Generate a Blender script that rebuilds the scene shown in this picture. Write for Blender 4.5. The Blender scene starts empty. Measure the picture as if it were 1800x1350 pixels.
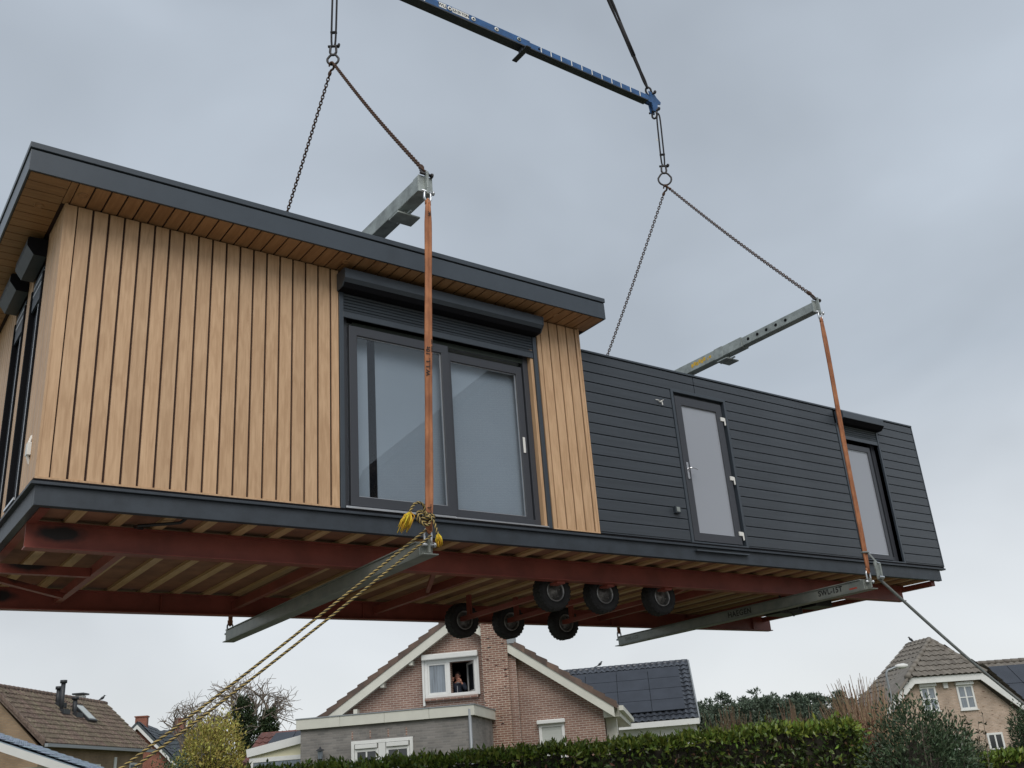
import bpy, bmesh, math, random
import numpy as np
from mathutils import Vector, Matrix, Euler
random.seed(7); rng = np.random.default_rng(7)
SC = bpy.context.scene; COL = SC.collection
R = math.radians
# ------------------------------------------------------------------ camera
F_PX = 1718.4; PITCH, ROLL, YAW = R(21.789), R(-4.517), R(37.079)
CAM = np.array([-1.486, -8.813, 1.6])
fw = np.array([math.sin(YAW)*math.cos(PITCH), math.cos(YAW)*math.cos(PITCH), math.sin(PITCH)])
_ri = np.array([math.cos(YAW), -math.sin(YAW), 0.0]); _up = np.cross(_ri, fw)
cr = math.cos(ROLL)*_ri + math.sin(ROLL)*_up; cu = -math.sin(ROLL)*_ri + math.cos(ROLL)*_up
cd = bpy.data.cameras.new('camera'); co = bpy.data.objects.new('camera', cd); COL.objects.link(co)
cd.sensor_width = 36; cd.lens = 36*F_PX/1800; cd.clip_start = .05; cd.clip_end = 3000
co.matrix_world = Matrix(((cr[0], cu[0], -fw[0], CAM[0]), (cr[1], cu[1], -fw[1], CAM[1]), (cr[2], cu[2], -fw[2], CAM[2]), (0, 0, 0, 1)))
SC.camera = co
# ------------------------------------------------------------------ sky, sun, exposure
SUN_AZ, SUN_EL = R(205), R(46)          # azimuth of the bright part of the cloud, clockwise from +Y
wd = bpy.data.worlds.new('World'); SC.world = wd; wd.use_nodes = True
nt = wd.node_tree; nt.nodes.clear()
def wn(t): return nt.nodes.new(t)
out = wn('ShaderNodeOutputWorld'); bg = wn('ShaderNodeBackground'); nt.links.new(bg.outputs[0], out.inputs[0])
tc = wn('ShaderNodeTexCoord'); sep = wn('ShaderNodeSeparateXYZ'); nt.links.new(tc.outputs['Generated'], sep.inputs[0])
rmp = wn('ShaderNodeValToRGB'); nt.links.new(sep.outputs[2], rmp.inputs[0])
els = rmp.color_ramp.elements
els[0].position = 0.0; els[0].color = (.655, .672, .685, 1)
els[1].position = 1.0; els[1].color = (.365, .412, .475, 1)
e = els.new(.16); e.color = (.60, .628, .655, 1)
e = els.new(.34); e.color = (.428, .478, .535, 1)
mp = wn('ShaderNodeMapping'); mp.inputs['Scale'].default_value = (1.0, 1.0, 1.7); nt.links.new(tc.outputs['Generated'], mp.inputs[0])
nz = wn('ShaderNodeTexNoise'); nz.inputs['Scale'].default_value = 2.4; nz.inputs['Detail'].default_value = 4; nz.inputs['Roughness'].default_value = .46; nz.inputs['Distortion'].default_value = .35
nt.links.new(mp.outputs[0], nz.inputs['Vector'])
nr = wn('ShaderNodeMapRange'); nr.inputs['From Min'].default_value = .32; nr.inputs['From Max'].default_value = .68; nr.inputs['To Min'].default_value = .84; nr.inputs['To Max'].default_value = 1.13
nt.links.new(nz.outputs['Fac'], nr.inputs['Value'])
mul = wn('ShaderNodeVectorMath'); mul.operation = 'SCALE'; nt.links.new(rmp.outputs[0], mul.inputs[0]); nt.links.new(nr.outputs[0], mul.inputs['Scale'])
sky = wn('ShaderNodeTexSky'); sky.sky_type = 'NISHITA'; sky.sun_disc = False; sky.sun_elevation = SUN_EL; sky.sun_rotation = SUN_AZ
sk2 = wn('ShaderNodeVectorMath'); sk2.operation = 'SCALE'; sk2.inputs['Scale'].default_value = .07; nt.links.new(sky.outputs[0], sk2.inputs[0])
mix = wn('ShaderNodeMix'); mix.data_type = 'RGBA'; mix.inputs[0].default_value = .10
nt.links.new(mul.outputs[0], mix.inputs[6]); nt.links.new(sk2.outputs[0], mix.inputs[7]); nt.links.new(mix.outputs[2], bg.inputs[0])
bg.inputs[1].default_value = 1.0
sd = bpy.data.lights.new('sun', 'SUN'); sd.energy = 1.5; sd.angle = R(40); sd.color = (1, .96, .91)
so = bpy.data.objects.new('sun', sd); COL.objects.link(so); so.location = (0, 0, 30)
sdir = Vector((math.sin(SUN_AZ)*math.cos(SUN_EL), math.cos(SUN_AZ)*math.cos(SUN_EL), math.sin(SUN_EL)))
so.rotation_euler = sdir.to_track_quat('Z', 'Y').to_euler()
vs = SC.view_settings; vs.view_transform = 'Standard'; vs.look = 'None'; vs.gamma = 1; vs.exposure = 0.32; vs.use_curve_mapping = False

# ------------------------------------------------------------------ pixel helpers (photo pixels, 1800 x 1350)
F0 = np.array([math.sin(YAW), math.cos(YAW), 0.0]); R0 = _ri.copy()
def ray(px, py): return fw + cr*(px-900)/F_PX - cu*(py-675)/F_PX
def at(px, py, D):
    d = ray(px, py); return CAM + d*D/(d@F0)
class Plane:
    """a vertical wall: origin on the ground under pixel (px,py) at depth D, u to the right turned th degrees away"""
    def __init__(s, px, py, D, th):
        s.O = at(px, py, D); s.O[2] = 0; t = R(th)
        s.u = R0*math.cos(t) + F0*math.sin(t); s.w = np.cross([0, 0, 1], s.u); s.ang = math.atan2(s.u[1], s.u[0])
    def uv(s, px, py, w=0):
        d = ray(px, py); k = ((s.O + s.w*w - CAM)@s.w)/(d@s.w); P = CAM + d*k - s.O
        return float(P@s.u), float(P[2])
    def loc(s, P):
        P = np.asarray(P) - s.O; return (float(P@s.u), float(P@s.w), float(P[2]))

# ------------------------------------------------------------------ materials
MATS = {}
def mat(name, col, rough=.6, var=.0, scale=4.0, metal=0.0, spec=.5, bump=0.0, bscale=40, stretch=(1, 1, 1), rnd=0.0, island=False, coat=0.0, col2=None, fac=(.35, .65)):
    m = bpy.data.materials.new(name); m.use_nodes = True; MATS[name] = m
    t = m.node_tree; b = t.nodes['Principled BSDF']
    b.inputs['Roughness'].default_value = rough; b.inputs['Metallic'].default_value = metal
    b.inputs['Specular IOR Level'].default_value = spec; b.inputs['Coat Weight'].default_value = coat
    N = t.nodes.new; L = t.links.new
    c = (*col, 1); b.inputs['Base Color'].default_value = c
    tcn = N('ShaderNodeTexCoord'); mpn = N('ShaderNodeMapping'); mpn.inputs['Scale'].default_value = stretch
    oi = N('ShaderNodeObjectInfo'); ad = N('ShaderNodeVectorMath'); ad.operation = 'ADD'
    sc_ = N('ShaderNodeMath'); sc_.operation = 'MULTIPLY'; sc_.inputs[1].default_value = 37.0; L(oi.outputs['Random'], sc_.inputs[0])
    L(tcn.outputs['Object'], mpn.inputs[0]); L(mpn.outputs[0], ad.inputs[0]); L(sc_.outputs[0], ad.inputs[1])
    last = None
    if var or col2:
        n = N('ShaderNodeTexNoise'); n.inputs['Scale'].default_value = scale; n.inputs['Detail'].default_value = 6; n.inputs['Roughness'].default_value = .6; L(ad.outputs[0], n.inputs['Vector'])
        r = N('ShaderNodeValToRGB'); L(n.outputs['Fac'], r.inputs[0])
        lo = [x*(1-var) for x in col]; hi = [x*(1+var) for x in col]
        if col2: lo, hi = col, col2
        r.color_ramp.elements[0].position = fac[0]; r.color_ramp.elements[0].color = (*lo, 1)
        r.color_ramp.elements[1].position = fac[1]; r.color_ramp.elements[1].color = (*hi, 1)
        last = r.outputs[0]
    if rnd:
        h = N('ShaderNodeHueSaturation')
        src = oi.outputs['Random']
        if island:
            g = N('ShaderNodeNewGeometry'); src = g.outputs['Random Per Island']
        mr = N('ShaderNodeMapRange'); mr.inputs['To Min'].default_value = 1-rnd; mr.inputs['To Max'].default_value = 1+rnd; L(src, mr.inputs[0]); L(mr.outputs[0], h.inputs['Value'])
        if island:
            mr2 = N('ShaderNodeMapRange'); mr2.inputs['To Min'].default_value = .47; mr2.inputs['To Max'].default_value = .53
            ml = N('ShaderNodeMath'); ml.operation = 'FRACT'; m7 = N('ShaderNodeMath'); m7.operation = 'MULTIPLY'; m7.inputs[1].default_value = 7.13; L(src, m7.inputs[0]); L(m7.outputs[0], ml.inputs[0]); L(ml.outputs[0], mr2.inputs[0]); L(mr2.outputs[0], h.inputs['Hue'])
        if last: L(last, h.inputs['Color'])
        else: h.inputs['Color'].default_value = c
        last = h.outputs[0]
    if last: L(last, b.inputs['Base Color'])
    if bump:
        n2 = N('ShaderNodeTexNoise'); n2.inputs['Scale'].default_value = bscale; n2.inputs['Detail'].default_value = 4; L(ad.outputs[0], n2.inputs['Vector'])
        bp = N('ShaderNodeBump'); bp.inputs['Strength'].default_value = bump; bp.inputs['Distance'].default_value = .01; L(n2.outputs['Fac'], bp.inputs['Height']); L(bp.outputs[0], b.inputs['Normal'])
    return m

def wood_mat(name, a, b_, axis):
    m = bpy.data.materials.new(name); m.use_nodes = True; t = m.node_tree; b = t.nodes['Principled BSDF']; N = t.nodes.new; L = t.links.new
    tcn = N('ShaderNodeTexCoord'); oi = N('ShaderNodeObjectInfo'); mu = N('ShaderNodeMath'); mu.operation = 'MULTIPLY'; mu.inputs[1].default_value = 91.0; L(oi.outputs['Random'], mu.inputs[0])
    ad = N('ShaderNodeVectorMath'); ad.operation = 'ADD'; L(tcn.outputs['Object'], ad.inputs[0]); L(mu.outputs[0], ad.inputs[1])
    st = [46, 46, 46]; st[axis] = 1.9
    mp_ = N('ShaderNodeMapping'); mp_.inputs['Scale'].default_value = st; L(ad.outputs[0], mp_.inputs[0])
    n1 = N('ShaderNodeTexNoise'); n1.inputs['Scale'].default_value = 1.0; n1.inputs['Detail'].default_value = 7; n1.inputs['Roughness'].default_value = .62; n1.inputs['Distortion'].default_value = .5; L(mp_.outputs[0], n1.inputs['Vector'])
    st2 = [11, 11, 11]; st2[axis] = 1.6
    mp2 = N('ShaderNodeMapping'); mp2.inputs['Scale'].default_value = st2; L(ad.outputs[0], mp2.inputs[0])
    wv = N('ShaderNodeTexWave'); wv.wave_type = 'RINGS'; wv.inputs['Scale'].default_value = 1.1; wv.inputs['Distortion'].default_value = 9; wv.inputs['Detail'].default_value = 3; wv.inputs['Detail Scale'].default_value = 1.4; L(mp2.outputs[0], wv.inputs['Vector'])
    n3 = N('ShaderNodeTexNoise'); n3.inputs['Scale'].default_value = 1.1; n3.inputs['Detail'].default_value = 2; L(ad.outputs[0], n3.inputs['Vector'])
    mx = N('ShaderNodeMix'); mx.inputs[0].default_value = .20; L(n1.outputs['Fac'], mx.inputs[2]); L(wv.outputs['Fac'], mx.inputs[3])
    mx2 = N('ShaderNodeMix'); mx2.inputs[0].default_value = .25; L(mx.outputs[0], mx2.inputs[2]); L(n3.outputs['Fac'], mx2.inputs[3])
    r = N('ShaderNodeValToRGB'); L(mx2.outputs[0], r.inputs[0])
    r.color_ramp.elements[0].position = .26; r.color_ramp.elements[0].color = (*a, 1); r.color_ramp.elements[1].position = .70; r.color_ramp.elements[1].color = (*b_, 1)
    h = N('ShaderNodeHueSaturation'); mr = N('ShaderNodeMapRange'); mr.inputs['To Min'].default_value = .93; mr.inputs['To Max'].default_value = 1.06; L(oi.outputs['Random'], mr.inputs[0]); L(mr.outputs[0], h.inputs['Value']); L(r.outputs[0], h.inputs['Color'])
    L(h.outputs[0], b.inputs['Base Color']); b.inputs['Roughness'].default_value = .52
    bp = N('ShaderNodeBump'); bp.inputs['Strength'].default_value = .12; bp.inputs['Distance'].default_value = .004; L(n1.outputs['Fac'], bp.inputs['Height']); L(bp.outputs[0], b.inputs['Normal'])
    MATS[name] = m; return m

def brick_mat(name, c1, c2, mortar, bw=.215, rh=.066, ms=.011, bump=.6, dark=None):
    m = bpy.data.materials.new(name); m.use_nodes = True; t = m.node_tree; b = t.nodes['Principled BSDF']; N = t.nodes.new; L = t.links.new
    tcn = N('ShaderNodeTexCoord'); s = N('ShaderNodeSeparateXYZ'); L(tcn.outputs['Object'], s.inputs[0]); a = N('ShaderNodeMath'); L(s.outputs[0], a.inputs[0]); L(s.outputs[1], a.inputs[1])
    cb = N('ShaderNodeCombineXYZ'); L(a.outputs[0], cb.inputs[0]); L(s.outputs[2], cb.inputs[1])
    br = N('ShaderNodeTexBrick'); L(cb.outputs[0], br.inputs['Vector']); br.inputs['Scale'].default_value = 1; br.inputs['Brick Width'].default_value = bw; br.inputs['Row Height'].default_value = rh; br.inputs['Mortar Size'].default_value = ms; br.inputs['Mortar Smooth'].default_value = .2
    br.inputs['Color1'].default_value = (*c1, 1); br.inputs['Color2'].default_value = (*c2, 1); br.inputs['Mortar'].default_value = (*mortar, 1); br.inputs['Bias'].default_value = 0
    n = N('ShaderNodeTexNoise'); n.inputs['Scale'].default_value = 1.3; n.inputs['Detail'].default_value = 5; L(tcn.outputs['Object'], n.inputs['Vector'])
    h = N('ShaderNodeHueSaturation'); mr = N('ShaderNodeMapRange'); mr.inputs['From Min'].default_value = .3; mr.inputs['From Max'].default_value = .7; mr.inputs['To Min'].default_value = .8; mr.inputs['To Max'].default_value = 1.2; L(n.outputs['Fac'], mr.inputs[0]); L(mr.outputs[0], h.inputs['Value']); L(br.outputs['Color'], h.inputs['Color'])
    last = h.outputs[0]
    if dark:
        n2 = N('ShaderNodeTexNoise'); n2.inputs['Scale'].default_value = 1; n2.inputs['Detail'].default_value = 1; mpd = N('ShaderNodeMapping'); mpd.inputs['Scale'].default_value = (4, 14, 1); L(cb.outputs[0], mpd.inputs[0]); L(mpd.outputs[0], n2.inputs['Vector'])
        rr = N('ShaderNodeMapRange'); rr.inputs['From Min'].default_value = .66; rr.inputs['From Max'].default_value = .72; L(n2.outputs['Fac'], rr.inputs[0])
        mx = N('ShaderNodeMix'); mx.data_type = 'RGBA'; L(rr.outputs[0], mx.inputs[0]); L(last, mx.inputs[6]); mx.inputs[7].default_value = (*dark, 1); last = mx.outputs[2]
    L(last, b.inputs['Base Color']); b.inputs['Roughness'].default_value = .85; b.inputs['Specular IOR Level'].default_value = .25
    bp = N('ShaderNodeBump'); bp.inputs['Strength'].default_value = bump; bp.inputs['Distance'].default_value = .012; bp.invert = True; L(br.outputs['Fac'], bp.inputs['Height']); L(bp.outputs[0], b.inputs['Normal'])
    MATS[name] = m; return m

def glass_mat(name, tint=(.9, .93, .95), rough=.0, f0=.055):
    m = bpy.data.materials.new(name); m.use_nodes = True; t = m.node_tree; t.nodes.clear(); N = t.nodes.new; L = t.links.new
    o = N('ShaderNodeOutputMaterial'); mx = N('ShaderNodeMixShader'); tr = N('ShaderNodeBsdfTransparent'); gl = N('ShaderNodeBsdfGlossy'); lw = N('ShaderNodeLayerWeight'); lw.inputs['Blend'].default_value = .5; pw = N('ShaderNodeMath'); pw.operation = 'POWER'; pw.inputs[1].default_value = 3.8; L(lw.outputs['Facing'], pw.inputs[0])
    tr.inputs[0].default_value = (*tint, 1); gl.inputs['Roughness'].default_value = rough
    mr = N('ShaderNodeMath'); mr.operation = 'MULTIPLY_ADD'; mr.inputs[1].default_value = 1-f0; mr.inputs[2].default_value = f0; mr.use_clamp = True; L(pw.outputs[0], mr.inputs[0])
    L(mr.outputs[0], mx.inputs[0]); L(tr.outputs[0], mx.inputs[1]); L(gl.outputs[0], mx.inputs[2]); L(mx.outputs[0], o.inputs[0]); MATS[name] = m; return m

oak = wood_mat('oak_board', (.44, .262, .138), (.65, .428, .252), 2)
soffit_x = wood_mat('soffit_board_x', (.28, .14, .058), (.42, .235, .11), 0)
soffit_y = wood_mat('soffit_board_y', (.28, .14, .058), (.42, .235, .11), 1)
joist_m = wood_mat('joist_timber', (.44, .265, .12), (.62, .42, .215), 1)
groove = mat('groove_brown', (.045, .020, .014), .8)
anth = mat('anthracite_aluminium', (.050, .062, .076), .34, var=.06, scale=3, spec=.5)
clad = mat('dark_cladding', (.049, .058, .069), .42, var=.10, scale=3, stretch=(.3, 1, 8), rnd=.05, bump=.08, bscale=60)
frame_m = mat('window_frame', (.048, .052, .062), .45, bump=.05, bscale=200)
black_m = mat('black_gap_and_shade', (.010, .010, .012), .8, spec=.08)
rubber = mat('rubber', (.018, .018, .019), .75, var=.25, scale=14, bump=.2, bscale=60)
steel_frame = mat('painted_channel', (.034, .043, .054), .5, var=.18, scale=5, bump=.1)
roofing = mat('roof_membrane', (.05, .055, .06), .8, var=.1)
ply = mat('floor_sheet', (.25, .118, .066), .8, var=.25, scale=3)
cable_m = mat('black_cable', (.012, .012, .012), .5)
white_m = mat('white_plastic', (.78, .77, .73), .4, var=.04)
alu = mat('bare_aluminium', (.62, .64, .66), .35, metal=.85)
chrome = mat('satin_nickel', (.75, .75, .76), .25, metal=1)
rim_m = mat('galvanised_rim', (.34, .34, .34), .42, metal=.8, var=.3, scale=18)
rimface_m = mat('dusty_rim_disc', (.22, .21, .20), .6, metal=.5, var=.4, scale=18)
glass = glass_mat('pane_glass')
curtain = mat('pale_blind', (.40, .43, .47), .8, var=.03, scale=1)
frosted = mat('frosted_pane', (.33, .35, .39), .22, spec=.6)
tube_galv = mat('galvanised_steel', (.31, .34, .325), .45, metal=.25, var=.25, scale=7, bump=.12, bscale=30, rnd=.04)
rust = mat('rusty_chain', (.060, .034, .024), .7, metal=.4, col2=(.11, .055, .03), scale=30)
dark_steel = mat('dark_forged_steel', (.045, .042, .042), .5, metal=.6, var=.3, scale=20)
blue_m = mat('blue_paint', (.030, .115, .30), .42, col2=(.022, .075, .19), scale=6, bump=.05)
blackpaint = mat('dark_blue_black_paint', (.03, .035, .045), .5, var=.2)
sling_m = mat('black_sling', (.012, .011, .013), .8)
strap_m = mat('orange_sleeve', (.27, .10, .045), .78, col2=(.47, .195, .088), scale=7, stretch=(1, 1, .6), bump=.3, bscale=25)
ink = mat('black_ink', (.012, .011, .011), .6)
yellow_ink = mat('yellow_paint', (.65, .40, .03), .5, var=.3, scale=30)
galv_shaded = mat('shaded_galvanised_steel', (.19, .21, .195), .5, metal=.2, col2=(.27, .28, .25), scale=5, bump=.15, bscale=30)  # darker copy of the galvanised steel: shade under the home put into the colour
red_ink = mat('red_paint', (.40, .05, .03), .5)
rope_y = mat('yellow_rope', (.42, .31, .11), .75, var=.25, scale=30, bump=.3, bscale=150)
rope_k = mat('black_rope', (.022, .019, .015), .8, bump=.3, bscale=150)
tassel_m = mat('yellow_tassel', (.62, .40, .02), .7, rnd=.25, island=True)
web_m = mat('grey_webbing', (.20, .22, .21), .8, var=.15, scale=10, bump=.2)

def beam_mat():
    m = mat('red_oxide_steel', (.24, .060, .042), .5, var=.22, scale=2.2, bump=.08, spec=.4); t = m.node_tree; N = t.nodes.new; L = t.links.new; b = t.nodes['Principled BSDF']
    src = b.inputs['Base Color'].links[0].from_socket
    tcn = N('ShaderNodeTexCoord'); mp_ = N('ShaderNodeMapping'); mp_.inputs['Location'].default_value = (-.36, -.6, .32); mp_.inputs['Scale'].default_value = (1, .2, 1); L(tcn.outputs['Object'], mp_.inputs[0])
    nz_ = N('ShaderNodeTexNoise'); nz_.inputs['Scale'].default_value = 9; L(tcn.outputs['Object'], nz_.inputs['Vector'])
    ln = N('ShaderNodeVectorMath'); ln.operation = 'LENGTH'; sc_ = N('ShaderNodeVectorMath'); sc_.operation = 'MULTIPLY'; sc_.inputs[1].default_value = (4.6, 0, 13); L(mp_.outputs[0], sc_.inputs[0]); L(sc_.outputs[0], ln.inputs[0])
    sm = N('ShaderNodeMath'); sm.operation = 'MULTIPLY_ADD'; sm.inputs[1].default_value = .7; L(nz_.outputs['Fac'], sm.inputs[0]); L(ln.outputs['Value'], sm.inputs[2])
    mr = N('ShaderNodeMapRange'); mr.inputs['From Min'].default_value = 1.0; mr.inputs['From Max'].default_value = 1.55; L(sm.outputs[0], mr.inputs[0])
    mx = N('ShaderNodeMix'); mx.data_type = 'RGBA'; mx.inputs[6].default_value = (.018, .015, .016, 1); L(mr.outputs[0], mx.inputs[0]); L(src, mx.inputs[7]); L(mx.outputs[2], b.inputs['Base Color'])
    return m
red_beam = beam_mat()

# ------------------------------------------------------------------ mesh building
class MB:
    def __init__(s): s.v = []; s.f = []
    def add(s, vs, fs):
        k = len(s.v); s.v += [tuple(map(float, p)) for p in vs]; s.f += [tuple(i+k for i in f) for f in fs]; return s
    def box(s, a, b):
        (x0, y0, z0), (x1, y1, z1) = a, b
        return s.add([(x0, y0, z0), (x1, y0, z0), (x1, y1, z0), (x0, y1, z0), (x0, y0, z1), (x1, y0, z1), (x1, y1, z1), (x0, y1, z1)],
                     [(0, 3, 2, 1), (4, 5, 6, 7), (0, 1, 5, 4), (1, 2, 6, 5), (2, 3, 7, 6), (3, 0, 4, 7)])
    def bar(s, a, b, w, h, up=(0, 0, 1)):
        a = Vector(a); b = Vector(b); d = (b-a).normalized(); u = Vector(up); x = d.cross(u)
        if x.length < 1e-6: x = d.cross(Vector((1, 0, 0)))
        x.normalize(); y = x.cross(d).normalized(); vs = []
        for p in (a, b):
            for sx, sy in ((-1, -1), (1, -1), (1, 1), (-1, 1)): vs.append(p + x*(sx*w/2) + y*(sy*h/2))
        return s.add(vs, [(0, 1, 2, 3)[::-1], (4, 5, 6, 7), (0, 1, 5, 4), (1, 2, 6, 5), (2, 3, 7, 6), (3, 0, 4, 7)])
    def prism(s, poly, d):
        """poly: 3D points, extruded by vector d"""
        n = len(poly); d = Vector(d); P = [Vector(p) for p in poly]; Q = [p+d for p in P]
        nrm = Vector((0, 0, 0))
        for i in range(n): nrm += P[i].cross(P[(i+1) % n])
        if nrm.dot(d) > 0: P.reverse(); Q.reverse()
        return s.add(P+Q, [tuple(range(n)), tuple(range(2*n-1, n-1, -1))] + [(i, i+n, (i+1) % n+n, (i+1) % n) for i in range(n)])
    def tube(s, pts, r, n=6, closed=False, flat=None):
        pts = [Vector(p) for p in pts]; m = len(pts); rs = r if isinstance(r, (list, tuple)) else [r]*m
        vs = []; prev = None
        for i, p in enumerate(pts):
            if closed: d = pts[(i+1) % m] - pts[i-1]
            else: d = pts[min(i+1, m-1)] - pts[max(i-1, 0)]
            d.normalize()
            if prev is None:
                a = Vector((0, 0, 1)) if abs(d.z) < .9 else Vector((1, 0, 0)); x = d.cross(a).normalized()
            else: x = (prev - d*prev.dot(d)).normalized()
            prev = x; y = d.cross(x)
            for k in range(n):
                t = 2*math.pi*k/n; vs.append(p + (x*math.cos(t) + y*math.sin(t))*rs[i])
        fs = []
        for i in range(m if closed else m-1):
            j = (i+1) % m
            for k in range(n): fs.append((i*n+k, i*n+(k+1) % n, j*n+(k+1) % n, j*n+k))
        if not closed: fs += [tuple(range(n-1, -1, -1)), tuple(range((m-1)*n, m*n))]
        return s.add(vs, fs)
    def lathe(s, prof, c, axis='y', n=28):
        """prof: (radius, along) pairs"""
        vs = []; fs = []; m = len(prof)
        for k in range(n):
            t = 2*math.pi*k/n; ct, st = math.cos(t), math.sin(t)
            for r_, a in prof:
                p = {'y': (r_*ct, a, r_*st), 'z': (r_*ct, r_*st, a), 'x': (a, r_*ct, r_*st)}[axis]
                vs.append((c[0]+p[0], c[1]+p[1], c[2]+p[2]))
        for k in range(n):
            for i in range(m-1):
                a, b = k*m+i, ((k+1) % n)*m+i; fs.append((a, b, b+1, a+1))
        return s.add(vs, fs)
    def mesh(s, name, m, smooth=False):
        me = bpy.data.meshes.new(name); me.from_pydata(s.v, [], s.f); me.materials.append(m)
        bm = bmesh.new(); bm.from_mesh(me); bmesh.ops.recalc_face_normals(bm, faces=bm.faces); bm.to_mesh(me); bm.free()
        if smooth: me.polygons.foreach_set('use_smooth', [True]*len(me.polygons))
        return me
    def build(s, name, m, parent=None, smooth=False, world=False, bevel=0):
        if world and parent is not None:
            inv = wmat(parent).inverted(); s.v = [tuple(inv @ Vector(p)) for p in s.v]
        return link(name, s.mesh(name, m, smooth), parent, bevel=bevel)
def wmat(o):
    M = Matrix.Translation(o.location) @ o.rotation_euler.to_matrix().to_4x4()
    return wmat(o.parent) @ M if o.parent else M
def link(name, me, parent=None, loc=None, bevel=0):
    o = bpy.data.objects.new(name, me); COL.objects.link(o)
    if parent is not None: o.parent = parent
    if loc is not None: o.location = loc
    if bevel:
        b = o.modifiers.new('bevel', 'BEVEL'); b.width = bevel; b.segments = 2; b.limit_method = 'ANGLE'
    return o
def tag(o, label=None, cat=None, group=None, kind=None):
    if label: o['label'] = label
    if cat: o['category'] = cat
    if group: o['group'] = group
    if kind: o['kind'] = kind
    return o
def thing(name, label, cat, loc=(0, 0, 0), rz=0, group=None):
    o = bpy.data.objects.new(name, None); COL.objects.link(o); o.location = loc; o.rotation_euler = (0, 0, rz); o.empty_display_size = .2
    return tag(o, label, cat, group)
def part(name, a, b, m, parent, bevel=0): return MB().box(a, b).build(name, m, parent, bevel=bevel)
def lettering(string, size, m, parent, M, spacing=1.0, extrude=.0008, name='lettering'):
    c = bpy.data.curves.new('font', 'FONT'); c.body = string; c.size = size; c.extrude = extrude; c.align_x = 'CENTER'; c.align_y = 'CENTER'; c.space_character = spacing; c.offset = size*.022
    tmp = bpy.data.objects.new('font', c); COL.objects.link(tmp); dg = bpy.context.evaluated_depsgraph_get(); dg.update()
    me = bpy.data.meshes.new_from_object(tmp.evaluated_get(dg)); bpy.data.objects.remove(tmp); me.materials.clear(); me.materials.append(m); me.name = name
    me.transform(M); return link(name, me, parent)
def fast_mesh(name, V, Fc, m, smooth=False):
    V = np.asarray(V, np.float32); Fc = np.asarray(Fc, np.int32); k = Fc.shape[1]
    me = bpy.data.meshes.new(name); me.vertices.add(len(V)); me.vertices.foreach_set('co', V.ravel()); me.loops.add(Fc.size); me.loops.foreach_set('vertex_index', Fc.ravel())
    me.polygons.add(len(Fc)); me.polygons.foreach_set('loop_start', np.arange(0, Fc.size, k, dtype=np.int32)); me.polygons.foreach_set('loop_total', np.full(len(Fc), k, np.int32))
    if smooth: me.polygons.foreach_set('use_smooth', np.ones(len(Fc), bool))
    me.update(calc_edges=True); me.materials.append(m); return me
def leaves(P, dirs, L, W, fold=.25, jit=.5):
    """leaf faces at P pointing along dirs"""
    n = len(P); d = dirs + rng.normal(0, jit, (n, 3)); d /= np.linalg.norm(d, axis=1)[:, None]
    a = rng.normal(0, 1, (n, 3)); s = np.cross(d, a); s /= np.linalg.norm(s, axis=1)[:, None]; nn = np.cross(s, d)
    Ls = (L*rng.uniform(.65, 1.25, n))[:, None]; Ws = (W*rng.uniform(.7, 1.2, n))[:, None]
    b = P; mid = P + d*Ls*.5; tip = P + d*Ls - nn*Ls*.12
    l = mid + s*Ws*.5 + nn*Ws*fold; r_ = mid - s*Ws*.5 + nn*Ws*fold
    V = np.stack([b, l, tip, r_], 1).reshape(-1, 3); i = np.arange(n)*4
    Fc = np.concatenate([np.stack([i, i+1, i+2], 1), np.stack([i, i+2, i+3], 1)], 0)
    return V, Fc

# ================================================================== GROUND
grass_m = mat('lawn', (.060, .085, .028), .9, col2=(.10, .105, .045), scale=.6, bump=.3, bscale=8)
g = MB(); g.add([(-700, -700, 0), (700, -700, 0), (700, 700, 0), (-700, 700, 0)], [(0, 1, 2, 3)])
tag(g.build('ground', grass_m), kind='structure')
paving = mat('bounce_paving', (.21, .195, .175), .85, var=.15, scale=1.5, bump=.2)
pv = MB(); pv.box((-8, -14, -.1), (17, 4, .005)); tag(pv.build('bounce_paving', paving), kind='structure')  # unseen paving added, its tone set to bounce light onto the underside

# ================================================================== MOBILE HOME hanging in the slings
Z0 = 4.252; L_H = 13.74; XA = 6.343; H1 = 2.75; H2 = 2.459; DEP = 4.22
home = thing('mobile_home', 'long mobile home hanging from lifting beams, oak boards and anthracite cladding above red steel frame', 'mobile home', (0, 0, Z0))
# --- walls behind the boards (dark, seen only in the joints)
wallA = MB()
wallA.box((.024, .024, 0), (2.86, .12, H1)); wallA.box((5.60, .024, 0), (XA-.02, .12, H1)); wallA.box((2.86, .024, 2.5), (5.60, .12, H1))
wallA.box((.024, .12, 0), (.12, .70, H1)); wallA.box((.024, 1.30, 0), (.12, 1.52, H1)); wallA.box((.024, .70, 2.3), (.12, DEP, H1)); wallA.box((.024, 2.15, 0), (.12, DEP, 2.3))
wallA.box((.12, DEP-.1, 0), (XA-.02, DEP, H1)); wallA.box((XA-.12, .12, 0), (XA-.02, DEP-.1, H1))
wallA.build('wall', groove, home)
# oak boards on the front: pitch 0.1475
P_B = .1475; TW = .0215
bm_ = MB().box((0, 0, .018), (P_B-TW, .022, H1-.016)).mesh('board', oak)
bmod = []
def board(x0, x1=None):
    if x1 is None: return link('board', bm_, home, (x0, 0, 0), bevel=.002)
    o = MB().box((0, 0, .018), (x1-x0, .022, H1-.016)).build('board', oak, home, bevel=.002); o.location = (x0, 0, 0); return o
board(.024, .112)
x = .124
while x + P_B < 2.80: board(x); x += P_B
board(x, 2.862)
for xx in (5.693, 5.838, 5.983, 6.128): board(xx)
board(5.625, 5.681); board(6.276, XA-.030)
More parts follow.
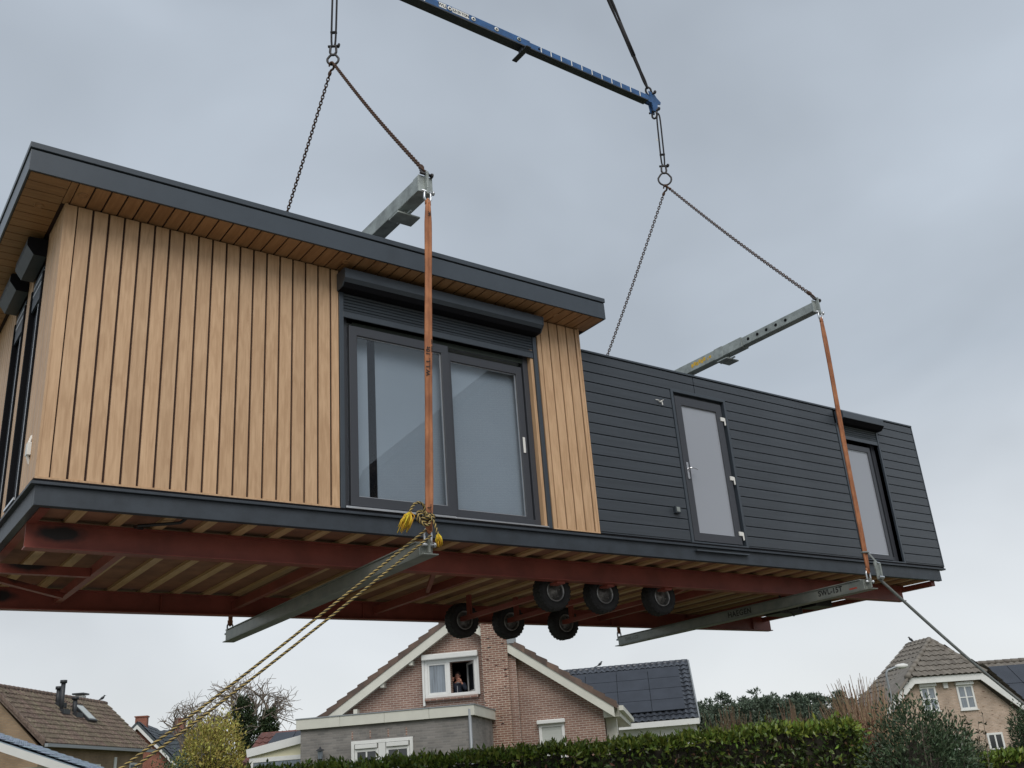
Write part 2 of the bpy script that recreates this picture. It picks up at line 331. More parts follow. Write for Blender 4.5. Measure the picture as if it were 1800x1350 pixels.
# corner posts and bottom strip in the same oak decor
for xx in (0.0, XA-.028):
    part('corner_trim', (xx, -.004, 0), (xx+.024, .024, H1-.004), oak, home, .002)
part('corner_trim', (XA-.004, .0, H2-.02), (XA, .05, H1-.004), oak, home)
part('bottom_strip', (.002, -.006, .0), (2.862, .024, .017), oak, home); part('bottom_strip', (5.625, -.006, 0), (XA-.004, .024, .017), oak, home)
# left end boards (seen almost edge on)
bl = MB().box((0, 0, .018), (.022, .118, H1-.004)).mesh('board', oak)
for k in range(5): link('board', bl, home, (0, .026+k*.132, 0), bevel=.002)
for k in range(2): link('board', bl, home, (0, 1.28+k*.13, 0), bevel=.002)
for k in range(14): link('board', bl, home, (0, 2.18+k*.14, 0), bevel=.002)
# --- roof with fascia, soffit boards
OV = .40; OR = .134; FT = H1+.297
rf = MB().box((-OV+.02, -OV+.02, H1+.03), (XA+OR-.02, DEP+.3, FT-.02)); roof = rf.build('roof', roofing, home)
def fascia(a, b): part('fascia', a, b, anth, roof, .003)
fascia((-OV, -OV, H1), (3.795, -OV+.02, FT-.074)); fascia((3.800, -OV, H1), (XA+OR, -OV+.02, FT-.074))
fascia((-OV, -OV+.021, H1), (-OV+.02, DEP+.3, FT-.074)); fascia((XA+OR-.02, -OV+.021, H1), (XA+OR, DEP+.3, FT-.074))
cap = MB(); cap.box((-OV-.012, -OV-.012, FT-.06), (3.795, -OV+.1, FT)); cap.box((3.800, -OV-.012, FT-.06), (XA+OR+.012, -OV+.1, FT)); cap.box((-OV-.012, -OV+.101, FT-.06), (-OV+.1, DEP+.31, FT)); cap.box((XA+OR-.1, -OV+.101, FT-.06), (XA+OR+.012, DEP+.31, FT))
cap.build('roof_edge_cap', anth, roof, bevel=.004)
MB().box((3.790, -OV-.004, H1+.004), (3.806, -OV-.001, FT-.064)).build('joint_cover', anth, roof)
part('soffit_back', (-OV+.021, -OV+.021, H1+.014), (XA+OR-.021, .12, H1+.028), groove, roof)
part('soffit_back', (-OV+.021, .121, H1+.014), (.12, DEP+.28, H1+.028), groove, roof)
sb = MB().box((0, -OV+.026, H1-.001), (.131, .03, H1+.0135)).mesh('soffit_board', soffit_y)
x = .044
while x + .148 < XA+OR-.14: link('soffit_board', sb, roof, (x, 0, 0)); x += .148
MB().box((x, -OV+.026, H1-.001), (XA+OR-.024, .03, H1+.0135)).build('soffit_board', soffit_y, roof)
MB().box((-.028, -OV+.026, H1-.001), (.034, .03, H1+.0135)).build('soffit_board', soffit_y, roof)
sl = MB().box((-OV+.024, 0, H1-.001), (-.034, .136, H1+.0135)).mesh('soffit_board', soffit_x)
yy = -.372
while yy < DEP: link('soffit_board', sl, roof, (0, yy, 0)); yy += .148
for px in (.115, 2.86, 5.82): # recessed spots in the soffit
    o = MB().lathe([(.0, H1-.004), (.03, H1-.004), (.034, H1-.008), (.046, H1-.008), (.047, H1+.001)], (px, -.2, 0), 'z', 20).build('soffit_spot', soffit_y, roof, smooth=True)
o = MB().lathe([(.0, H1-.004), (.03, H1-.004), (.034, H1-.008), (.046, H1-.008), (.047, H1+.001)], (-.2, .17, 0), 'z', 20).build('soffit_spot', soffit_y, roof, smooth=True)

# --- sliding door with roller shutter
def ring0(x0, x1, z0, z1, y0, y1, t, tb=None, tt=None):
    tb = tb or t; tt = tt or t; o = [(x0, z0), (x1, z0), (x1, z1), (x0, z1)]; i = [(x0+t, z0+tb), (x1-t, z0+tb), (x1-t, z1-tt), (x0+t, z1-tt)]
    m = MB(); V = [(a, y0, b) for a, b in o+i] + [(a, y1, b) for a, b in o+i]; Fc = []
    for k in range(4):
        j = (k+1) % 4; Fc += [(k, j, j+4, k+4), (k+8, k+12, j+12, j+8), (k, k+8, j+8, j), (k+4, j+4, j+12, k+12)]
    return m.add(V, Fc)
sd_ = MB(); X0, X1 = 2.868, 5.600
slide = ring0(2.922, 5.498, .030, 2.47, .075, .16, .075, .08, .10).build('sliding_door', frame_m, home, bevel=.003)
part('guide_rail', (X0, -.012, .0), (X0+.052, .10, 2.47), anth, slide, .003); part('guide_rail', (5.545, -.012, 0), (5.598, .10, 2.47), anth, slide, .003)
part('reveal_strip', (5.500, .012, .03), (5.540, .10, 2.30), oak, slide)
ring = ring0
ring(3.000, 4.285, .045, 2.10, .02, .07, .095, .105, .105).build('sash', frame_m, slide, bevel=.004)
ring(4.27, 5.405, .045, 2.06, .09, .14, .09, .10, .105).build('sash', frame_m, slide, bevel=.004)
ring(3.094, 4.191, .149, 1.996, .045, .058, .012).build('glazing_bead', alu, slide)
ring(4.36, 5.316, .144, 1.956, .113, .126, .012).build('glazing_bead', alu, slide)
part('pane', (3.096, .052, .151), (4.189, .056, 1.994), glass, slide); part('pane', (4.362, .120, .146), (5.314, .124, 1.954), glass, slide)
part('blind', (3.02, .17, .08), (3.295, .175, 2.2), curtain, slide); part('blind_gap_dark', (3.296, .172, .08), (3.392, .25, 2.2), black_m, slide); part('blind', (3.393, .19, .08), (5.46, .195, 2.2), curtain, slide)  # black panel put in for the dark interior between the two blinds
part('sill_rail', (2.925, -.022, .004), (4.25, .02, .028), alu, slide, .003); part('sill_rail', (4.253, -.015, .006), (5.545, .02, .024), alu, slide, .003)
hd = MB().box((5.335, .078, .93), (5.368, .09, 1.13)); h_ = hd.build('handle', white_m, slide, bevel=.005)
pf = [(0, 2.69), (-.19, 2.682), (-.20, 2.672), (-.20, 2.562), (-.13, 2.478), (0, 2.475)]
MB().prism([(2.855, y_-.0, z_) for y_, z_ in pf], (2.728, 0, 0)).build('shutter_box', anth, slide)
MB().prism([(2.858, -.196, 2.560), (2.858, -.128, 2.472), (2.858, -.0, 2.470), (2.858, -.0, 2.4745), (2.858, -.129, 2.4765), (2.858, -.198, 2.5615)], (2.72, 0, 0)).build('box_underside_shade', black_m, slide)  # black plate painting in the shade under the aluminium box
part('transom_strip', (3.06, .071, 2.105), (5.41, .0745, 2.17), mat('dark_green_seal', (.014, .022, .016), .6), slide)
MB().prism([(2.845, y_*1.03, z_-.002) for y_, z_ in pf], (.009, 0, 0)).build('box_end_cap', anth, slide); MB().prism([(5.584, y_*1.03, z_-.002) for y_, z_ in pf], (.009, 0, 0)).build('box_end_cap', anth, slide)
def slat_mesh(w, h=.038, y=.0):
    pr = [(0, 0), (-.006, .004), (-.011, h*.5), (-.006, h-.008), (0, h-.005), (.004, h-.005), (.004, 0)]
    return MB().prism([(0, y+a, b) for a, b in pr], (w, 0, 0)).mesh('slat', anth)
sm_ = slat_mesh(2.618)
for k in range(6): link('slat', sm_, slide, (2.923, .012, 2.252+k*.038))
part('end_slat', (2.923, -.002, 2.176), (5.541, .018, 2.249), anth, slide, .003)

# --- anthracite wing
wallB = MB(); DX0, DX1 = 7.955, 8.965; WX0, WX1 = 11.62, 12.63
wallB.box((XA, .024, 0), (DX0, .12, H2)); wallB.box((DX1, .024, 0), (WX0, .12, H2)); wallB.box((WX1, .024, 0), (L_H-.02, .12, H2)); wallB.box((DX0, .024, 2.15), (DX1, .12, H2)); wallB.box((WX0, .024, 2.2), (WX1, .12, H2))
wallB.box((L_H-.12, .12, 0), (L_H-.02, DEP, H2)); wallB.box((XA, DEP-.1, 0), (L_H-.12, DEP, H2))
wallB.build('wall', black_m, home)
part('flat_roof', (XA+.0, .03, H2-.03), (L_H-.02, DEP, H2-.005), roofing, home)
zs = [.594-.142*k for k in range(4, 0, -1)]; zs = [2.299-.1421*k for k in range(0, 17)]
edges = [H2-.03] + zs
def clad_row(zt, zb_):
    spans = [(XA+.003, L_H-.022)]
    cuts = []
    if zb_ < 2.12: cuts.append((DX0-.06, DX1+.05))
    if zb_ < 2.38: cuts.append((WX0-.06, WX1+.055))
    if zb_ > 2.1 : cuts.append((8.392, 8.404))
    for c0, c1 in cuts:
        ns = []
        for a, b in spans:
            if c0 > a and c1 < b: ns += [(a, c0), (c1, b)]
            else: ns.append((a, b))
        spans = ns
    for a, b in spans:
        z0_, z1_ = zb_+.006, zt-.004
        MB().prism([(a, .0, z0_), (a, .022, z0_-.0), (a, .022, z1_), (a, .007, z1_), (a, .001, z1_-.012)], (b-a, 0, 0)).build('cladding_board', clad, home)
for i in range(len(edges)-1):
    clad_row(edges[i], edges[i+1])
clad_row(edges[-1], .018)
part('roof_edge_cap', (XA+.002, -.012, H2-.028), (8.396, .10, H2), anth, home, .004); part('roof_edge_cap', (8.400, -.012, H2-.028), (L_H, .10, H2), anth, home, .004)
part('corner_trim', (L_H-.02, -.006, .0), (L_H, .10, H2-.029), anth, home, .003)
# entrance door
ed = ring(DX0-.048, DX1+.04, .0, 2.175, -.008, .10, .045, .02, .045).build('entrance_door', anth, home, bevel=.003)
ring(DX0+.0, DX1-.008, .022, 2.128, .05, .11, .045, .03, .04).build('door_frame', frame_m, ed, bevel=.003)
ring(DX0+.03, DX1-.055, .035, 2.085, .012, .06, .115, .115, .125).build('sash', frame_m, ed, bevel=.005)
ring(DX0+.144, DX1-.169, .149, 1.961, .03, .042, .008).build('glazing_bead', alu, ed)
part('pane', (DX0+.147, .036, .152), (DX1-.172, .041, 1.958), frosted, ed)
dh = MB().box((DX0+.068, .0, .88), (DX0+.10, .012, 1.115)); dh.tube([(DX0+.085, .0, 1.02), (DX0+.085, -.045, 1.02), (DX0+.10, -.055, 1.022), (DX0+.17, -.055, 1.025), (DX0+.215, -.05, 1.012)], .0095, 8); dh.build('handle', chrome, ed, bevel=.002)
for zz in (1.83, .95, .16):
    hg = MB().box((DX1-.105, -.004, zz), (DX1-.035, .014, zz+.058)); hg.tube([(DX1-.03, .0, zz-.06), (DX1-.03, .0, zz+.05)], .012, 8); hg.build('hinge', white_m, ed, bevel=.003)
part('threshold', (DX0-.02, -.05, -.115), (DX1-.02, -.002, -.098), anth, home)
# door lamp wiring and switch
wr = MB(); wr.tube([(7.60, .0, 1.955), (7.63, -.03, 1.94), (7.66, -.015, 1.93), (7.69, -.03, 1.945), (7.70, -.05, 1.95)], .006, 5); wr.tube([(7.66, .0, 1.93), (7.69, -.025, 1.925), (7.69, -.03, 1.88)], .008, 5); wr.build('loose_wire', white_m, home)
sw = part('switch_box', (7.645, -.05, .365), (7.735, .0, .46), steel_frame, home, .006); part('switch_plate', (7.66, -.056, .38), (7.72, -.0505, .445), tube_galv, sw, .003)
# narrow window with shutter
nw = MB(); nw.box((WX0-.045, -.008, 0), (WX0, .10, 2.2)); nw.box((WX1, -.008, 0), (WX1+.04, .10, 2.2)); nw.box((WX0, -.008, 0), (WX1, .10, .018)); nwin = nw.build('window', anth, home, bevel=.003)
ring(WX0+.005, WX1-.005, .02, 2.2, .085, .15, .09, .09, .09).build('window_frame', frame_m, nwin, bevel=.003)
ring(WX0+.08, WX1-.20, .045, 1.90, .045, .1, .075, .075, .09).build('sash', frame_m, nwin, bevel=.004)
ring(WX0+.153, WX1-.273, .118, 1.812, .06, .07, .012).build('glazing_bead', alu, nwin)
part('pane', (WX0+.156, .066, .121), (WX1-.276, .071, 1.809), frosted, nwin)
MB().prism([(11.602, -.152, 2.252), (11.602, -.088, 2.186), (11.602, 0, 2.186), (11.602, 0, 2.1895), (11.602, -.089, 2.1895), (11.602, -.1535, 2.2535)], (1.076, 0, 0)).build('box_underside_shade', black_m, nwin)  # shade below this shutter box, added as a thin black plate
pf2 = [(0, 2.40), (-.13, 2.385), (-.155, 2.36), (-.155, 2.255), (-.09, 2.19), (0, 2.19)]
MB().prism([(11.60, a, b) for a, b in pf2], (1.08, 0, 0)).build('shutter_box', anth, nwin, bevel=.003)
sm2 = slat_mesh(1.0)
for k in range(5): link('slat', sm2, nwin, (WX0+.003, .012, 2.02+k*.036))
part('end_slat', (WX0+.003, .0, 1.955), (WX1-.003, .018, 2.015), anth, nwin)
# --- left end windows (seen edge on)
for j, (ya, yb) in enumerate(((.70, 1.27), (1.56, 2.15))):
    w_ = MB(); w_.box((-.012, ya, 0), (.10, ya+.05, 2.35)); w_.box((-.012, yb-.05, 0), (.10, yb, 2.35)); wl = w_.build('end_window', black_m, home)
    f_ = MB(); f_.box((.04, ya+.051, .03), (.12, ya+.12, 2.3)); f_.box((.04, yb-.12, .03), (.12, yb-.051, 2.3)); f_.box((.04, ya+.121, .03), (.12, yb-.121, .12)); f_.box((.04, ya+.121, 1.95), (.12, yb-.121, 2.05)); f_.build('window_frame', frame_m, wl)
    part('sill_rail', (-.03, ya+.05, .005), (.04, yb-.05, .028), alu, wl); part('edge_strip', (-.014, ya+.052, .03), (.0, ya+.066, 2.0), alu, wl)
    part('pane', (.07, ya+.12, .12), (.075, yb-.12, 1.95), glass, wl); part('blind', (.125, ya+.06, .05), (.13, yb-.06, 2.2), curtain, wl)
    MB().prism([(-.0+a*1.0, ya-.02, b) for a, b in ((0, 2.68), (-.17, 2.675), (-.185, 2.66), (-.185, 2.58), (-.12, 2.49), (0, 2.49))], (0, yb-ya+.04, 0)).build('shutter_box', steel_frame, wl); MB().prism([(a*1.02, ya-.03, b) for a, b in ((0, 2.68), (-.17, 2.675), (-.185, 2.66), (-.185, 2.58), (-.12, 2.49), (0, 2.49))], (0, .009, 0)).build('box_end_cap', black_m, wl)
    for k in range(4): part('slat', (.0, ya+.052, 2.26+k*.045), (.02, yb-.052, 2.297+k*.045), alu if k % 2 == 0 else anth, wl)
    part('end_slat', (.0, ya+.052, 2.10), (.02, yb-.052, 2.25), anth, wl)
sk = MB().box((-.035, .30, .30), (.0, .38, .42)); sk.prism([(-.03, .32, .42), (-.03, .36, .42), (-.01, .34, .50)], (.02, 0, 0)); sk.prism([(-.03, .32, .30), (-.03, .36, .30), (-.01, .34, .22)], (.02, 0, 0)); sk.build('outside_socket', white_m, home, bevel=.004)

# --- chassis
ch = part('edge_ledge', (-.03, -.034, -.055), (L_H-.03, .05, -.028), steel_frame, home, .003)
part('edge_seal', (-.004, -.010, -.027), (L_H-.03, .05, -.002), black_m, home)
part('edge_ledge', (-.03, .051, -.055), (.05, DEP, -.028), steel_frame, home, .003); part('edge_seal', (-.004, .051, -.027), (.05, DEP, -.002), black_m, home)
part('edge_channel', (.014, .0, -.232), (L_H-.16, .07, -.056), steel_frame, home, .004)
part('edge_channel', (.014, .071, -.232), (.08, DEP, -.056), steel_frame, home, .004); part('edge_channel', (.09, DEP-.07, -.232), (L_H-.16, DEP, -.056), steel_frame, home, .004)
part('edge_flange', (.081, .071, -.24), (.16, DEP-.08, -.226), red_beam, home)
fl = part('floor', (.081, .071, -.185), (L_H-.16, DEP-.071, -.06), ply, home)
jm = MB().box((0, .072, -.222), (.095, DEP-.072, -.186)).mesh('joist', joist_m)
x = .38; 
while x < L_H-.3: link('joist', jm, fl, (x, 0, 0)); x += .3905
def ibeam(y0, xa, xb, zt=-.226, zb=-.47, w=.13):
    m = MB(); m.box((xa, y0, zb), (xb, y0+w, zb+.014)); m.box((xa, y0, zt-.012), (xb, y0+w, zt)); m.box((xa, y0+w/2-.02, zb+.014), (xb, y0+w/2-.008, zt-.012)); return m.build('main_beam', red_beam, home)
BY1, BY2 = .545, 3.62
ibeam(BY1, .075, 13.32); ibeam(BY2, -.35, 13.62)
# web stiffener plates give the welded look
for xx in (2.2, 5.0, 9.6, 11.4, 13.1): part('stiffener', (xx, BY2+.01, -.455), (xx+.01, BY2+.04, -.24), red_beam, home)
def cross(xa, xb, ya=BY1+.131, yb=BY2-.001, zt=-.30, zb=-.40):
    m = MB(); m.box((xa, ya, zb), (xb, yb, zb+.012)); m.box((xa, ya, zb+.012), (xa+.01, yb, zt)); return m.build('cross_beam', red_beam, home)
for xa in (.96, 3.1, 5.15, 9.3, 11.3): cross(xa, xa+.07)
part('cross_beam', (13.40, .09, -.30), (13.5, DEP-.08, -.224), red_beam, home)
part('drawbar', (-.35, 1.90, -.42), (.955, 1.98, -.33), red_beam, home); MB().bar((-.2, 1.98, -.40), (.93, 3.1, -.40), .06, .06).build('drawbar', red_beam, home)
MB().bar((4.4, .68, -.36), (5.13, 2.1, -.36), .05, .05).build('brace', red_beam, home); MB().bar((8.6, .68, -.36), (9.28, 2.4, -.36), .05, .05).build('brace', red_beam, home)
part('waste_box', (11.9, 2.0, -.46), (12.5, 2.35, -.232), cable_m, home, .01); part('hatch', (12.55, 1.75, -.36), (13.0, 2.1, -.232), cable_m, home, .01)
cb = MB(); cb.tube([(11.2, 1.4, -.23), (11.3, 1.45, -.42), (11.5, 1.5, -.52), (11.75, 1.52, -.48), (11.9, 1.55, -.30)], .018, 6); cb.tube([(11.55, 1.52, -.51), (11.62, 1.5, -.60)], .016, 6); cb.build('cable', cable_m, home)
cb = MB(); cb.tube([(1.36, .10, -.20), (1.30, .13, -.25), (1.18, .2, -.255), (1.05, .26, -.262), (.98, .34, -.255), (.98, .44, -.245), (1.06, .5, -.235)], .016, 6); cb.build('cable', cable_m, home)
# wheels: three on each side
def wheel(cx, cy, cz, s):
    RT = .262
    ax = MB().lathe([(.0, -.012), (.028, -.012), (.03, .0), (.05, .002), (.052, .012), (.118, .022), (.122, .05), (.122, .12), (0, .12)], (0, 0, 0), 'y', 32)
    for k in range(5):
        t = 2*math.pi*k/5; ax.lathe([(0, -.004), (.011, -.004), (.011, .02)], (.085*math.cos(t), 0, .085*math.sin(t)), 'y', 8)
    wh = ax.build('wheel', rimface_m, home, smooth=True); wh.location = (cx, cy, cz); wh.scale = (.925, .955, .925); wh.rotation_euler = (R(3), random.uniform(0, 3), R(0 if s > 0 else 180))
    MB().lathe([(.118, .03), (.121, -.014), (.128, -.026), (.140, -.026), (.145, -.012), (.143, .16), (.12, .16)], (0, 0, 0), 'y', 36).build('rim', rim_m, wh, smooth=True)
    ty = MB().lathe([(.140, -.015), (.160, -.034), (.195, -.045), (.228, -.038), (.249, -.012), (.255, .02), (.257, .07), (.255, .12), (.249, .152), (.228, .178), (.195, .185), (.160, .174), (.140, .155)], (0, 0, 0), 'y', 44)
    for k in range(26):
        t = 2*math.pi*k/26
        for (ya, yb, off) in ((-.02, .05, 0), (.085, .155, .5)):
            tt = t+off*2*math.pi/26; M = Matrix.Rotation(-tt, 3, 'Y')
            vs = [M @ Vector(p) for p in ((.245, ya, -.018), (.2605, ya+.008, -.015), (.2605, yb-.008, -.010), (.25, yb, -.012), (.245, ya, .018), (.2605, ya+.008, .015), (.2605, yb-.008, .019), (.25, yb, .02))]
            ty.add(vs, [(0, 1, 2, 3), (7, 6, 5, 4), (0, 4, 5, 1), (1, 5, 6, 2), (2, 6, 7, 3), (3, 7, 4, 0)])
    ty.build('tyre', rubber, wh)
    return wh
for cx in (6.19, 7.0, 8.02):
    wheel(cx, .80, -.555, 1); wheel(cx+.04, 2.95, -.565, 1)
    part('axle', (cx-.03, .93, -.585), (cx+.03, 2.94, -.525), red_beam, home); part('axle_bracket', (cx-.1, BY1+.06, -.5), (cx+.02, .76, -.471), red_beam, home)
    part('spring_hanger', (cx-.02, 2.7, -.56), (cx+.02, 2.78, -.25), red_beam, home); part('spring_hanger', (cx-.02, 1.02, -.56), (cx+.02, 1.08, -.25), red_beam, home)

# ================================================================== LIFTING GEAR
def Wd(x, y, z): return (x, y, z+Z0)
def catmull(pts, k=6):
    P = [Vector(p) for p in pts]; o = []
    for i in range(len(P)-1):
        a, b, c, d = P[max(i-1, 0)], P[i], P[i+1], P[min(i+2, len(P)-1)]
        for j in range(k):
            t = j/k; o.append(.5*((2*b) + (c-a)*t + (2*a-5*b+4*c-d)*t*t + (3*b-a-3*c+d)*t**3))
    return o+[P[-1]]
def shackle(m, c, up, side, w=.05, h=.10, r=.012, pin=.05):
    """bow from pin ends round; c = pin centre, up = direction of bow, side = pin axis"""
    c = Vector(c); up = Vector(up).normalized(); s = Vector(side).normalized(); pts = []
    for k in range(11):
        t = math.pi*k/10; pts.append(c + s*(w*math.cos(t)*(1.0 if 0 < k < 10 else .8)) + up*(h*.45 + h*.55*math.sin(t) if 0 < k < 10 else 0))
    m.tube(catmull(pts, 2), r, 8); m.tube([c-s*(pin+.022), c+s*(pin+.022)], r*1.1, 8); m.lathe([(0, -.02), (r*2, -.02), (r*2, .0), (0, .0)], c+s*(pin+.03), 'x', 8); return m
# bottom lifting beams
def bottom_beam(label, a, b, near_plate):
    t = thing('lifting_beam', label, 'lifting beam', Wd(*a), 0)
    d = (Vector(b)-Vector(a)); d.z = 0; ln = d.length; t.rotation_euler = (0, 0, math.atan2(d.y, d.x)-math.pi/2)
    # local: +y along the beam, x to the right, origin at near end on the top surface
    m = MB(); m.box((-.075, .0, -.145), (.075, ln, -.014)); m.build('beam_body', galv_shaded, t, bevel=.006)
    part('top_flange', (-.088, .05, -.013), (.088, ln-.02, -.0), galv_shaded, t, .003)
    part('bottom_plate', (-.082, -.10, -.158), (.082, ln+.10, -.146), galv_shaded, t, .003)
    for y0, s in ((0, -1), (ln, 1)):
        m = MB(); m.box((-.06, y0+s*.001 if s > 0 else y0-.012, -.145), (.06, y0+.012 if s > 0 else y0-.001, -.02)); m.build('end_plate', galv_shaded, t)
        m = MB(); m.box((-.012, min(y0, y0+s*.07), -.13), (.012, max(y0, y0+s*.07), -.0)); m.build('lug', galv_shaded, t)
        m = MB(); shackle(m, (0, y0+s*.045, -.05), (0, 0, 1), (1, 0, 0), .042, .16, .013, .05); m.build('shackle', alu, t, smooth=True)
    return t, ln
b1, l1 = bottom_beam('grey galvanised lifting beam under the oak end with rope tied to it', (3.40, -.76, -.472), (3.53, 4.78, -.472), 1)
b2, l2 = bottom_beam('grey lifting beam marked SWL-15T under the dark cladding end', (10.56, -.66, -.472), (10.70, 4.66, -.472), 1)
MT = Matrix(((0, 0, -1, 0), (-1, 0, 0, 0), (0, 1, 0, 0), (0, 0, 0, 1)))   # text on the -x face, reading towards the near end
def side_text(s, y, z, size, m, par, x=-.0762, sp=1.0):
    M = Matrix.Translation((x, y, z)) @ MT; return lettering(s, size, m, par, M, sp)
side_text('SWL-15T', .58, -.075, .105, ink, b2, sp=1.05); side_text('HAEGEN', 2.35, -.08, .12, ink, b2, sp=1.1); side_text('SWL-15T', 4.95, -.08, .09, mat('faded_ink', (.14, .15, .14), .6), b2)
part('red_mark', (-.0765, .12, -.115), (-.0755, .25, -.095), red_ink, b2)
# top spreader beams
def top_beam(label, x, ya, yb, zb_, holes, foot_y, h=.19, w=.18, tele=None):
    t = thing('spreader_beam', label, 'spreader beam', Wd(x, ya, zb_))
    ln = yb-ya
    if tele:
        m = MB(); m.box((-w/2+.015, 0, .015), (w/2-.015, tele+.01, h-.015)); m.box((-w/2+.015, ln-tele, .015), (w/2-.015, ln, h-.015)); m.build('inner_tube', tube_galv, t, bevel=.008)
        MB().box((-w/2, tele, 0), (w/2, ln-tele, h)).build('outer_tube', tube_galv, t, bevel=.008)
        MB().box((-w/2-.006, tele+.42, -.006), (w/2+.006, tele+.60, h+.006)).build('collar', tube_galv, t, bevel=.003)
    else:
        MB().box((-w/2, 0, 0), (w/2, ln, h)).build('outer_tube', tube_galv, t, bevel=.010)
        MB().box((-w/2-.004, .0, -.004), (w/2+.004, .10, h+.004)).build('collar', tube_galv, t, bevel=.003)
    for y in holes:
        MB().lathe([(0, 0), (.026, 0), (.026, .006)], (-w/2+.014-.003 if tele else -w/2-.003, y-ya, h/2), 'x', 18).build('pin_hole', black_m, t)
    for fy in foot_y:
        m = MB(); m.box((-.014, fy-ya-.05, -.075), (.014, fy-ya+.05, -.001)); m.box((-.012, fy-ya-.16, -.075), (.012, fy-ya+.16, -.055)); m.build('foot', tube_galv, t)
        part('foot_plate', (-.15, fy-ya-.11, -.098), (.15, fy-ya+.11, -.076), tube_galv, t, .006)
    m = MB(); m.box((-w/2-.002, -.016, -.012), (w/2+.002, -.001, h+.012)); m.build('end_plate', tube_galv, t, bevel=.003)
    m = MB(); m.box((-.014, -.07, .02), (.014, -.0165, h+.055)); m.box((-.014, -.07, -.055), (.014, -.0165, .02)); m.build('lug', tube_galv, t, bevel=.004)
    m = MB(); shackle(m, (0, -.045, -.02), (0, 0, -1), (1, 0, 0), .045, .13, .014, .055); m.build('lower_shackle', alu, t, smooth=True)
    m = MB(); shackle(m, (0, -.035, h+.03), (0, .55, .8), (1, 0, 0), .045, .12, .015, .055); m.build('upper_shackle', dark_steel, t, smooth=True)
    m = MB(); shackle(m, (0, ln+.045, -.02), (0, 0, -1), (1, 0, 0), .045, .13, .014, .055); shackle(m, (0, ln+.0, h+.03), (0, -.55, .8), (1, 0, 0), .045, .12, .015, .055); m.build('far_shackle', dark_steel, t, smooth=True)
    return t
t1 = top_beam('grey spreader beam over the roof of the oak clad end', 3.57, -.78, 4.78, 3.545, [], (-.30,), .19, .18)
t2 = top_beam('grey telescopic spreader beam with pin holes over the dark cladding roof', 10.54, -.78, 4.78, 3.59, (.535, .34, .15, -.045, -.24), (1.08,), .175, .17, tele=1.45)
# worn yellow print on the outer tube
for k, (a, b) in enumerate(((0, .05), (.06, .11), (.115, .17), (.18, .225), (.235, .28), (.29, .34), (.38, .40), (.42, .47))):
    z_ = .055+.018*(k % 2); part('yellow_mark', (-.0868, 2.60-b, z_), (-.0852, 2.60-a, z_+.065-.02*(k > 5)), yellow_ink, t2)
# orange round slings (sleeves) between top and bottom beams
def round_sling(label, top, bot, w=.088, side=(1, 0, 0)):
    t = thing('round_sling', label, 'sling', Wd(*bot), 0, 'orange slings holding the mobile home')
    A, B = Vector(top), Vector(bot); n = 40; m = MB(); d = (B-A)
    prof = [(-.5, -.004), (-.38, -.017), (-.05, -.020), (.12, -.006), (.20, -.018), (.44, -.016), (.5, -.002), (.44, .014), (0, .018), (-.42, .014)]
    vs = []; fs = []; k_ = len(prof)
    for i in range(n+1):
        s_ = i/n; c = A + d*s_; ww = w*(.62+.38*min(1, min(s_, 1-s_)*14)) * (1+.05*math.sin(s_*17)); sh = .10*math.sin(s_*5.1)
        for a, b in prof: vs.append(c + Vector(side)*(a*ww) + Vector((0, 1, 0))*(b + .004*math.sin(9*s_+a*7)) + Vector(side)*(sh*ww*(1-abs(2*a))*.5))
    for i in range(n):
        for k in range(k_): fs.append((i*k_+k, i*k_+(k+1) % k_, (i+1)*k_+(k+1) % k_, (i+1)*k_+k))
    fs += [tuple(range(k_-1, -1, -1)), tuple(range(n*k_, n*k_+k_))]
    m.add(vs, fs); m.build('sleeve', strap_m, t, smooth=True, world=False) if False else None
    base = Vector(bot); m.v = [tuple(Vector(p)-base) for p in m.v]; m.build('sleeve', strap_m, t, smooth=True)
    # loop ends round the shackles
    for P, s_ in ((A, 1), (B, -1)):
        q = P-base; mm = MB(); mm.tube([q + Vector((.022, 0, -.05*s_)), q + Vector((.020, 0, .0)), q + Vector((.0, 0, .022*s_)), q + Vector((-.020, 0, .0)), q + Vector((-.022, 0, -.05*s_))], .017, 7); mm.build('sling_eye', strap_m, t, smooth=True)
    return t
S1t, S1b = (3.57, -.825, 3.405), (3.41, -.815, -.385)
S2t, S2b = (10.54, -.825, 3.455), (10.56, -.715, -.385)
sl1 = round_sling('orange sling marked W.L.L. 10t hanging in front of the sliding door', S1t, S1b)
sl2 = round_sling('orange sling hanging in front of the narrow window in the dark cladding', S2t, S2b)
sl3 = round_sling('far orange sling behind the oak clad end', (3.57, 4.825, 3.405), (3.53, 4.82, -.385))
sl4 = round_sling('far orange sling behind the dark clad end', (10.54, 4.825, 3.455), (10.70, 4.70, -.385))
def sling_text(s, tfrac, size, par, A, B, off=0.0):
    A, B = Vector(A), Vector(B); c = A+(B-A)*tfrac - B; z = (A-B).normalized(); yv = -Vector((1, 0, 0)); xv = z  # reads upwards
    n_ = Vector((0, -1, 0)); M = Matrix.Translation(c + Vector((off, -.0225, 0))) @ Matrix((( z.x, -1, 0, 0), (z.y, 0, -1, 0), (z.z, 0, 0, 0), (0, 0, 0, 1)))
    return lettering(s, size, ink, par, M, 1.15, extrude=.0012)
sling_text('W.L.L. 10t', .525, .068, sl1, S1t, S1b, -.014); sling_text('SWL 10T', .475, .034, sl1, S1t, S1b, .034); sling_text('W.L.L.', .955, .062, sl1, S1t, S1b, -.006); sling_text('W.', .045, .05, sl1, S1t, S1b, .012)
part('tag', (.02, -.03, 2.68), (.045, -.024, 2.74), mat('blue_tag', (.05, .22, .42), .5), sl2)
